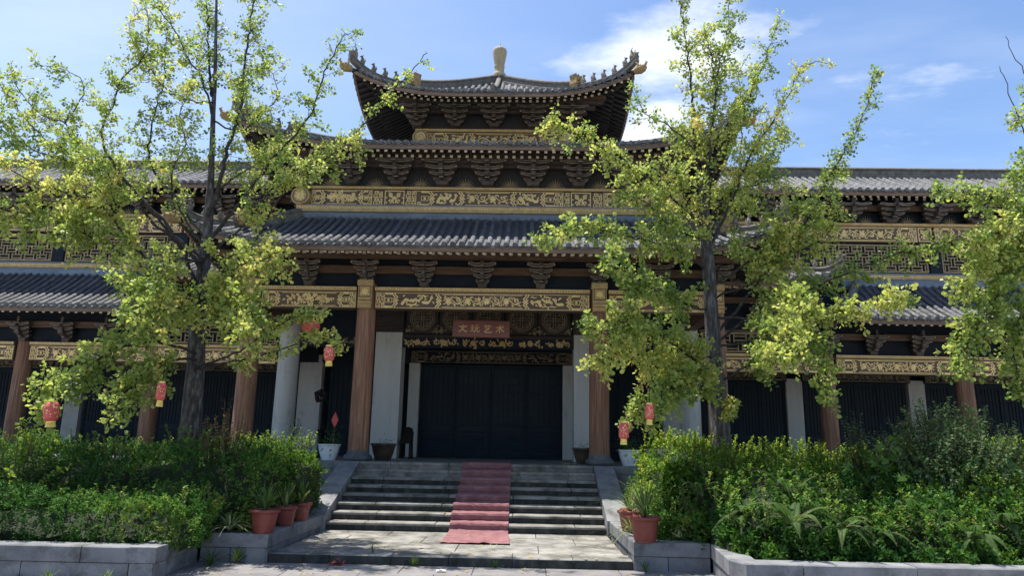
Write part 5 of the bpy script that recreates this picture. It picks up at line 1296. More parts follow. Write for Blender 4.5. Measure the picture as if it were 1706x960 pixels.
def bush(name, label, cat, c, R, H, mat, nst, size, seed, shape=OVAL, leafstep=.045, spread=.5, var=(.2, .9), start=.2, droop=.0):
    """stems fanning from the base, leaves set in pairs up each stem"""
    t = thing(name, c, label, cat); r = np.random.default_rng(seed); st = MB(); P, A, Nn, V = [], [], [], []
    for i in range(nst):
        a = r.uniform(0, 6.28); q = math.sqrt(r.uniform(0, 1)); h = H*(1 - .45*q*q)*r.uniform(.75, 1.1); b = (R*.35*q*math.cos(a), R*.35*q*math.sin(a)); e = (R*q*math.cos(a)*spread*2, R*q*math.sin(a)*spread*2)
        pts = [Vector((b[0] + (e[0] - b[0])*s_**1.4, b[1] + (e[1] - b[1])*s_**1.4, h*s_ - droop*h*s_**3*q)) for s_ in (0, .25, .5, .75, 1)]
        st.tube(pts, [.011, .009, .007, .005, .003], 4, cap=False); L = h; n = max(6, int(L*(1 - start)/leafstep))
        for k in range(n):
            s_ = start + (1 - start)*k/(n - 1); j = min(3, int(s_*4)); p = pts[j].lerp(pts[j + 1], s_*4 - j); d = (pts[j + 1] - pts[j]).normalized()
            for w in range(2):
                al = Vector(r.normal(size=3)); al = (al - d*al.dot(d)*.7).normalized() + d*.45; P.append(tuple(p)); A.append(tuple(al)); Nn.append(tuple(d*.8 + Vector(r.normal(size=3)*.35))); V.append(r.uniform(*var)*(.6 + .4*s_))
    st.build('stems', M['stem'], t, world_coords=False)
    me = leaf_mesh('foliage', P, A, np.array(Nn), size*r.uniform(.7, 1.25, len(P)), np.array(V), shape, mat); inst('foliage', me, t, world_coords=False)
    return t
bush('tall_shrub', 'tall feathery shrub standing above the golden hedge before the dark doors', 'shrub', (7.35, 11.2, .3), 1.1, 1.95, M['greyleaf'], 560, .056, 31, leafstep=.036, spread=.62)
bush('tall_shrub', 'slim feathery shrub between the big-leaved plant and the taller feathery one', 'shrub', (6.25, 11.7, .3), .5, 1.75, M['greyleaf'], 80, .048, 32, leafstep=.045)
bush('nandina_shrub', 'reddish tipped shrub rising above the hedge in front of the wooden column', 'shrub', (-3.55, 11.0, .3), .45, 1.72, M['nandina'], 110, .06, 33, LANCE, .04, .6, (.3, 1.0))
bush('fatsia_plant', 'broad pale green hand-shaped leaves above the golden hedge', 'plant', (6.05, 10.75, .3), .55, 1.5, M['bigleaf'], 22, .17, 34, PALM, .16, .6, (.3, .95), .45, .15)
bush('climbing_shoots', 'pale arching shoots rising from the hedge below the largest red lantern', 'shrub', (-6.1, 10.2, .6), .9, 1.4, M['privet'], 18, .065, 35, OVAL, .035, .8, (.6, .9), .15, .25)
bush('climbing_shoots', 'yellowish young shrub behind the trimmed hedge at the left photo edge', 'shrub', (-6.9, 10.3, .6), .5, 1.1, M['privet'], 24, .06, 36, OVAL, .05, .6, (.4, .85), .15, .2)

def fern(c, R, seed, label, nf=12, group='ferns along the planter edge', up=.75):
    t = thing('fern', c, label, 'fern', group); r = np.random.default_rng(seed); st = MB(); P, A, Nn, V, S_ = [], [], [], [], []
    for i in range(nf):
        a = r.uniform(0, 2*PI); L = R*r.uniform(.45, 1.05); d = Vector((math.cos(a), math.sin(a), 0)); sd = Vector((-d.y, d.x, 0)); rise = up*r.uniform(.5, 1.5)
        n = 44; pts = []
        for k in range(n + 1):
            s_ = k/n; pts.append(d*(L*s_) + Vector((0, 0, L*(rise*s_*1.35 - 1.0*s_*s_))))
        st.tube(pts[::4], list(np.linspace(.006, .002, len(pts[::4]))), 4, cap=False); v = r.uniform(.1, .7)
        for k in range(3, n + 1):
            s_ = k/n; ln = L*.22*(1 - s_)**.75*min(1, s_*4 + .1) + .004; tg = (pts[k] - pts[k - 1]).normalized()
            for g in (-1, 1):
                P.append(tuple(pts[k])); A.append(tuple(sd*g + tg*.45 + Vector((0, 0, -.18)))); Nn.append(tuple(tg.cross(sd)*-1 + Vector(r.normal(size=3)*.1))); V.append(v + r.normal()*.08); S_.append(ln)
    st.build('stems', M['stem'], t, world_coords=False)
    me = leaf_mesh('fronds', P, A, np.array(Nn), np.array(S_), np.array(V), (LANCE[0]*np.array((1.15, 1, 1)), LANCE[1]), M['fern']); inst('fronds', me, t, world_coords=False)
def bed_top(x, y): return .66 + .30*(y - 8.8) + .10*math.sin(1.9*x) + .07*math.sin(4.3*x + 1)
FERNS = [((4.15, 8.95), .60, 'large arching fern spilling over the planter coping nearest the steps'), ((4.75, 8.95), .50, 'fern drooping over the coping just right of the largest fern'),
         ((3.75, 9.4), .46, 'fern behind the rounded planter corner'), ((4.45, 9.75), .55, 'fern standing half way up the shrubs below the golden hedge'),
         ((5.45, 9.8), .50, 'fern among the shrubs in the middle of the right bed'), ((5.0, 10.2), .52, 'highest fern, right under the golden hedge'),
         ((5.25, 9.2), .48, 'fern between the drooping one and the middle of the bed'), ((6.3, 9.0), .60, 'wide fern with yellowing fronds low over the right coping'),
         ((6.85, 9.3), .52, 'fern against the dark shrubs toward the right end of the bed'), ((5.95, 9.55), .46, 'small fern between two wider ones in the right bed'),
         ((7.5, 9.1), .55, 'fern nearest the right edge of the photo'), ((6.5, 9.95), .5, 'fern high in the bed below the big hand-shaped leaves'), ((3.35, 10.1), .42, 'fern in shade directly behind the large terracotta pot')]
for i, (c, R, lab) in enumerate(FERNS): fern((c[0], c[1], bed_top(*c) - .10), R, 50 + i, lab)

def strap_plant(parent, c, n, L, w, seed, mat='blade', arch=.6, var=(.1, .8), spread=.8):
    """tuft of long arching strap leaves as one mesh part"""
    r = np.random.default_rng(seed); vs = []; fs = []; va = []; b = 0
    for i in range(n):
        a = r.uniform(0, 2*PI); el = r.uniform(.2, 1.0)*spread; l = L*r.uniform(.6, 1.15); d = Vector((math.cos(a), math.sin(a), 0)); sd = Vector((-d.y, d.x, 0)); v = r.uniform(*var)
        m = 6
        for k in range(m + 1):
            s_ = k/m; p = Vector(c) + d*(l*(el*s_ + arch*.5*s_*s_*el)) + Vector((0, 0, l*(s_*(1.15 - .5*el) - arch*s_*s_*(.35 + .6*el)))); ww = w*(1 - s_**2.2)*(.55 + .45*min(1, s_*4))
            vs += [tuple(p - sd*ww/2), tuple(p + sd*ww/2)]; va += [v, v]
        fs += [(b + 2*k, b + 2*k + 1, b + 2*k + 3, b + 2*k + 2) for k in range(m)]; b += 2*(m + 1)
    me = bpy.data.meshes.new('leaves'); me.from_pydata(vs, [], fs); at = me.attributes.new('var', 'FLOAT', 'POINT'); at.data.foreach_set('value', va); me.materials.append(M[mat]); me.update()
    return inst('leaves', me, parent, world_coords=False)

def clay_pot(c, label, s=1.0, plant=(26, .42, .03), seed=1, arch=.6, spread=.8, kind='blade', var=(.1, .8)):
    t = thing('terracotta_pot', c, label, 'plant pot', 'terracotta pots flanking the steps')
    mb = MB(); mb.lathe([(.135*s, 0), (.145*s, .03*s), (.150*s, .04*s), (.185*s, .26*s), (.190*s, .28*s), (.218*s, .285*s), (.222*s, .325*s), (.200*s, .33*s), (.190*s, .30*s), (.02, .29*s)], (0, 0, 0), 48, cap=False, flute=24, fl=.010); mb.build('pot', M['terracotta'], t, world_coords=False)
    mb = MB(); mb.lathe([(.19*s, .285*s), (.1*s, .30*s), (.005, .302*s)], (0, 0, 0), 20, cap=False); mb.build('earth', M['soil'], t, world_coords=False)
    strap_plant(t, (0, 0, .29*s), plant[0], plant[1], plant[2], seed, kind, arch, var, spread)
    mb = MB()                                                    # faint painted sprig on the wall
    return t
clay_pot((-2.52, 10.06, ZW), 'largest terracotta pot of spiky green leaves on the planter corner beside the hedge', .92, (34, .46, .028), 61, .35, .62)
clay_pot((-2.53, 10.95, ZW), 'middle one of three terracotta pots on the planter edge left of the steps', .82, (22, .44, .045), 62, .3, .5, var=(.3, 1))
clay_pot((-2.52, 11.65, ZW), 'terracotta pot at the foot of the sloped side slab, rearmost of three', .80, (26, .40, .05), 63, .4, .6, var=(.2, .8))
clay_pot((2.58, 10.0, ZW), 'large terracotta pot with long arching grass on the right planter corner', .98, (70, .85, .018), 64, .75, .8, var=(.2, 1.0))
clay_pot((2.56, 11.15, ZW), 'terracotta pot half hidden behind the larger grass-filled one', .9, (36, .6, .02), 65, .8, .9, var=(.3, 1))
clay_pot((2.66, 11.75, ZW), 'terracotta pot deepest in the shrubs by the right side slab', .82, (30, .55, .022), 66, .7, .8, var=(.2, .9))
t = thing('spider_plant', (-2.98, 10.12, ZW), 'striped spider plant drooping over the wall beside the largest pot', 'plant'); strap_plant(t, (0, -.06, .02), 60, .46, .026, 71, arch=.95, spread=1.1, var=(.85, 1.0))
t = thing('grass_tuft', (2.5, 10.6, ZW), 'pale overhanging grass spilling down beside the right side slab', 'plant'); strap_plant(t, (0, 0, .02), 40, .6, .014, 72, arch=1.1, spread=1.0, var=(.6, 1.0))

# glazed and white pots on the terrace
def porcelain_pot(c, label, s=1.0, flower=True, seed=5):
    t = thing('porcelain_pot', c, label, 'plant pot', 'white pots on the terrace')
    mb = MB(); mb.lathe([(.145*s, 0), (.15*s, .015), (.16*s, .05*s), (.20*s, .16*s), (.222*s, .27*s), (.228*s, .30*s), (.245*s, .305*s), (.245*s, .325*s), (.225*s, .33*s), (.21*s, .29*s), (.01, .285*s)], (0, 0, 0), 28, cap=False); mb.build('pot', M['porcelain'], t, world_coords=False)
    fm = MB(); r = random.Random(seed)
    def onpot(a, z):                                             # point on the glazed wall
        rr = .16*s + (.225*s - .16*s)*min(1, max(0, (z - .05*s)/(.22*s))) + .004; return Vector((rr*math.sin(a), -rr*math.cos(a), z))
    for (a0, z0, k, m) in ((.42, .20*s, 6, 0), (.30, .15*s, 5, 0), (-.42, .22*s, 3, 1), (-.62, .19*s, 3, 1), (-.3, .14*s, 3, 1), (.45, .09*s, 3, 1)):
        for i in range(k):
            a = 2*PI*i/k + r.random(); c0 = onpot(a0 + .06*math.cos(a), z0 + .022*math.sin(a)); q = []
            for j in range(7): b = 2*PI*j/7; q.append(tuple(onpot(a0 + .06*math.cos(a) + .055*math.cos(b), z0 + .022*math.sin(a) + .016*math.sin(b))))
            fm.add(q, [tuple(range(7))], m)
    fm.build('painted_flower', [M['carpet'], M['basestone']], t, world_coords=False)
    me = bush_leaves(t, (0, 0, .29*s), .28, .30, 260, .06, seed)
    return t
def bush_leaves(parent, c, R, H, n, size, seed, mat='hedge', name='foliage'):
    r = np.random.default_rng(seed); P = np.c_[r.normal(size=n)*R*.5, r.normal(size=n)*R*.5, np.abs(r.normal(size=n))*H*.6] + np.array(c); A = norm_rows(r.normal(size=(n, 3)) + (0, 0, .5))
    me = leaf_mesh(name, P, A, r.normal(size=(n, 3)) + np.array((0, 0, 1.0)), size*r.uniform(.6, 1.3, n), r.uniform(.1, .8, n), LANCE, M[mat]); o = inst(name, me, parent, world_coords=False)
    return o
porcelain_pot((-3.18, 15.55, ZP), 'white porcelain pot painted with a red flower beside the left front column', 1.0, True, 81)
porcelain_pot((3.18, 15.6, ZP), 'white porcelain pot beside the right front column under the lanterns', 1.0, True, 82)
def white_box(c, label, seed):
    t = thing('white_planter', c, label, 'planter', 'white planters on the terrace')
    mb = MB(); mb.lathe([(.19, 0), (.20, .02), (.235, .30), (.262, .31), (.262, .35), (.235, .355), (.22, .31), (.01, .305)], (0, 0, 0), 24, cap=False); mb.build('pot', M['whitebox'], t, world_coords=False); bush_leaves(t, (0, 0, .32), .22, .55, 170, .075, seed)
white_box((-4.05, 15.9, ZP), 'plain white planter with thin dark foliage in front of the round plaster column', 83)
white_box((3.82, 15.8, ZP), 'plain white planter with dark foliage almost hidden by the golden hedge', 84)
def brown_pot(c, label, s, seed):
    t = thing('brown_pot', c, label, 'plant pot', 'brown glazed pots by the doorway piers')
    mb = MB(); mb.lathe([(.15*s, 0), (.17*s, .03), (.22*s, .18*s), (.245*s, .30*s), (.268*s, .31*s), (.268*s, .345*s), (.245*s, .35*s), (.225*s, .31*s), (.01, .305*s)], (0, 0, 0), 28, cap=False); mb.build('pot', M['brownglaze'], t, world_coords=False); bush_leaves(t, (0, 0, .32*s), .16, .12, 70, .05, seed)
brown_pot((-2.13, 16.1, ZP), 'brown glazed pot standing behind the left front column', 1.05, 85)
brown_pot((2.28, 16.2, ZP), 'brown glazed pot standing behind the right front column', 1.0, 86)

# ------------------------------------------------------------------ lanterns and other hanging things
def lantern(name, c, r, h, label, kind='cyl', cord=.5):
    t = thing(name, c, label, 'lantern', 'red lanterns hung in the ginkgo branches'); mb = MB(); n = 20
    if kind == 'cyl': prof = [(r*.62, 0), (r*.80, h*.06), (r*.97, h*.16), (r, h*.5), (r*.97, h*.84), (r*.80, h*.94), (r*.62, h)]
    else: prof = [(r*.25, 0), (r*.62, h*.06), (r*.9, h*.22), (r, h*.5), (r*.9, h*.78), (r*.62, h*.94), (r*.25, h)]
    mb.lathe(prof, (0, 0, 0), 48, flute=16, fl=.03); mb.build('shade', M['redcloth'], t, world_coords=False)
    mb = MB(); q = r*(.6 if kind == 'cyl' else .25)
    mb.lathe([(q, -.02), (q*1.05, -.01), (q*1.02, .012)], (0, 0, 0), 16); mb.lathe([(q*1.02, h - .012), (q*1.05, h + .012), (q, h + .02)], (0, 0, 0), 16); mb.build('rim', M['yellow'], t, world_coords=False)
    mb = MB()
    for k in range(16): a = 2*PI*k/16; mb.tube([(q*.85*math.cos(a), q*.85*math.sin(a), -.015), (q*.95*math.cos(a), q*.95*math.sin(a), -.02 - h*.24)], [.008, .011], 4)
    mb.build('tassel', M['yellow'], t, world_coords=False)
    if kind == 'cyl':
        gm = MB(); rr = random.Random(int(abs(c[0])*100))
        for k in range(90):                                      # sprinkled gold flecks
            a, z, s_ = rr.uniform(0, 2*PI), rr.uniform(.15, .85)*h, r*rr.uniform(.05, .13)
            gm.add([(1.035*r*math.cos(a + s_/r*math.cos(b)), 1.035*r*math.sin(a + s_/r*math.cos(b)), z + s_*math.sin(b)) for b in (0, 1.26, 2.5, 3.77, 5.03)], [(0, 1, 2, 3, 4)])
        gm.build('gold_flecks', M['gold'], t, world_coords=False, kind='stuff')
    t.rotation_euler = (random.uniform(-.06, .06), random.uniform(-.07, .07), random.uniform(0, 6))
    mb = MB(); mb.tube([(0, 0, h), (0, 0, h + cord)], .005, 5, cap=False); mb.build('cord', M['black'], t, world_coords=False)
lantern('red_lantern', (-2.39, 11.0, 3.21), .14, .22, 'round red lantern beside the left front column, highest of all', 'round', .35)
lantern('red_lantern', (-1.95, 10.6, 2.74), .075, .22, 'slim red lantern hanging against the left front column below the round one', 'cyl', .2)
lantern('red_lantern', (-3.95, 9.7, 2.07), 0.061, 0.24, 'red lantern half covered by leaves beside the left tree trunk', 'cyl', .3)
lantern('red_lantern', (-5.3, 9.55, 1.77), 0.092, 0.25, 'large red lantern with yellow tassel in front of the grey plaster pier at far left', 'cyl', .3)
lantern('red_lantern', (2.69, 10.1, 1.95), 0.063, 0.21, 'red lantern with bright yellow tassel hanging alone right of the right front column', 'cyl', .25)
lantern('red_lantern', (2.32, 10.0, 1.68), 0.067, 0.22, 'gold-flecked red lantern hung lowest, overlapping the right front column', 'cyl', .2)
lantern('red_lantern', (2.88, 11.3, 2.70), 0.06, 0.15, 'small red lantern buried in the leaves of the right tree', 'cyl', .12)
t = thing('red_fan', (2.72, 12.4, 1.80), 'plain round red paper fan hanging behind the gold-flecked lantern', 'ornament')
mb = MB(); mb.lathe([(.075, -.004), (.08, 0), (.075, .004)], (0, 0, 0), 20); mb.v = [(x, z, .10 + y*1.15) for x, y, z in mb.v]; mb.build('fan_face', M['redcloth'], t, world_coords=False)
mb = MB(); mb.tube([(0, 0, .01), (0, 0, -.25)], .006, 5); mb.tube([(0, 0, .19), (0, 0, .55)], .003, 4); mb.build('handle', M['black'], t, world_coords=False)
t = thing('red_diamond', (-3.07, 15.45, 1.55), 'red diamond shaped paper charm above the flower-painted white pot', 'ornament')
mb = MB(); mb.prism([(-.075, .46), (0, .30), (.075, .46), (0, .63)], -.008, .008); mb.build('charm', M['redcloth'], t, world_coords=False)
mb = MB(); mb.tube([(0, .01, .35), (.0, .03, -.05)], .006, 5); mb.build('stick', M['stem'], t, world_coords=False)
t = thing('carved_stand', (-3.88, 17.3, ZP), 'dark carved wooden stand against the plaster pier behind the white pots', 'stand')
mb = MB(); mb.box(-.2, .2, -.15, .15, 0, .05); mb.box(-.02, .02, -.02, .02, .05, 1.62)
mb.build('post', M['black'], t, world_coords=False)
mb = MB()
for k in range(16): rr = random.Random(k); mb.ball((rr.uniform(-.2, .08), rr.uniform(-.04, .04), 1.42 + rr.uniform(-.12, .14)), .05, .04, .045, 7, 5)
mb.tube([(-.16, 0, 1.34), (-.2, 0, 1.52), (-.05, 0, 1.6), (.04, 0, 1.5)], .025, 6)
for z in (.55, .62): mb.ball((-.03, 0, z), .06, .05, .05, 7, 5)
mb.build('carving', M['black'], t, world_coords=False)
t = thing('garden_chair', (-1.97, 18.22, ZP), 'small dark wooden chair standing just inside the left doorway pier', 'chair')
mb = MB(); mb.box(-.13, .13, -.2, .2, .36, .46); mb.build('seat', M['black'], t, world_coords=False)
mb = MB(); mb.prism([(-.13, .44), (.13, .44), (.14, .62), (.10, .74), (0, .78), (-.10, .74), (-.14, .62)], .16, .21); mb.build('backrest', M['black'], t, world_coords=False)
for x in (-.11, .11):
    for y in (-.17, .17): mb = MB(); mb.tube([(x, y, .40), (x*1.1, y*1.1, 0)], .028, 6); mb.build('leg', M['black'], t, world_coords=False)
t = thing('yellow_cloth', (1.95, 15.6, ZP), 'small yellow cloth lying on the terrace before the doors', 'cloth')
mb = MB(); n = 7; mb.add([(-.18 + .06*i, -.06 + .06*j, .012 + .012*math.sin(3*i + 2*j)) for j in range(3) for i in range(n)], [(j*n + i, j*n + i + 1, j*n + n + i + 1, j*n + n + i) for j in range(2) for i in range(n - 1)], 0, True); mb.build('fold', M['yellow'], t, world_coords=False)

# weeds in the joints, litter on the paving
WEEDS = [(-.45, 9.93, 0, 'tuft of weeds before the landing edge left of the carpet', .20, 40), (.62, 9.92, 0, 'small weed before the landing edge under the carpet', .16, 20), (-1.05, 10.15, .12, 'thin dark weed growing from the landing joint', .2, 12),
         (-3.0, 9.6, 0, 'bushy weed in the corner of the left planter wall', .3, 60), (-3.65, 8.40, 0, 'dry grass clump at the foot of the left planter wall', .20, 30), (-4.3, 8.40, 0, 'green weeds at the foot of the left planter wall near the left photo edge', .18, 46),
         (2.55, 9.85, 0, 'sparse weeds by the right corner of the landing', .2, 26), (-2.75, 9.86, .0, 'weed clump against the planter front beside the largest pot', .28, 60)]
for i, (x, y, z, lab, L, n) in enumerate(WEEDS):
    t = thing('weed', (x, y, z), lab, 'weed', 'weeds in the stone joints'); strap_plant(t, (0, 0, 0), n, L, .012, 90 + i, arch=.5, spread=.9, var=(.1, .9))
t = thing('leaf_litter', (-1.42, 9.86, 0), 'small brown clump of dead leaves on the paving by the landing', 'litter')
r = np.random.default_rng(5); n = 40; me = leaf_mesh('leaves', np.c_[r.normal(size=n)*.06, r.normal(size=n)*.03, np.abs(r.normal(size=n))*.03 + .01], rand_dirs(n)*(1, 1, .4), rand_dirs(n) + np.array((0, 0, 1.0)), .06, np.full(n, 1.0), OVAL, M['nandina']); inst('leaves', me, t, world_coords=False)
t = thing('paper_scrap', (-.05, 9.55, 0), 'crumpled white paper scrap on the paving in front of the steps', 'litter')
mb = MB(); n = 5; mb.add([(-.06 + .03*i, -.03 + .03*j, .01 + .02*abs(math.sin(2.3*i + 1.7*j))) for j in range(3) for i in range(n)], [(j*n + i, j*n + i + 1, j*n + n + i + 1, j*n + n + i) for j in range(2) for i in range(n - 1)]); mb.build('sheet', M['porcelain'], t, world_coords=False)

# fallen ginkgo leaves on the steps, the landing and the paving
def fallen():
    r = np.random.default_rng(77); P = []
    for _ in range(330):
        x, y = r.uniform(-4.6, 4.6), 9.0 + abs(r.normal())*1.6
        if y < 9.96: z = .006
        elif abs(x) > 2.3: continue
        elif y < 12.6: z = HL + .012
        elif y < 15.2: z = HL + RI*(min(7, int((y - YB)/TR)) + 1) + .014
        else: continue
        if abs(x) > 3.1 and y > 8.4: continue
        P.append((x, y, z))
    n = len(P); al = r.normal(size=(n, 3)); al[:, 2] *= .15
    me = leaf_mesh('fallen_leaves', P, al, np.tile((0, 0, 1.0), (n, 1)) + r.normal(size=(n, 3))*.2, r.uniform(.03, .06, n), r.uniform(.75, 1.0, n), FAN, M['ginkgo']); o = inst('fallen_leaves', me, None); o['kind'] = 'stuff'; o['label'] = 'yellowed ginkgo leaves scattered over the steps and paving'
fallen()

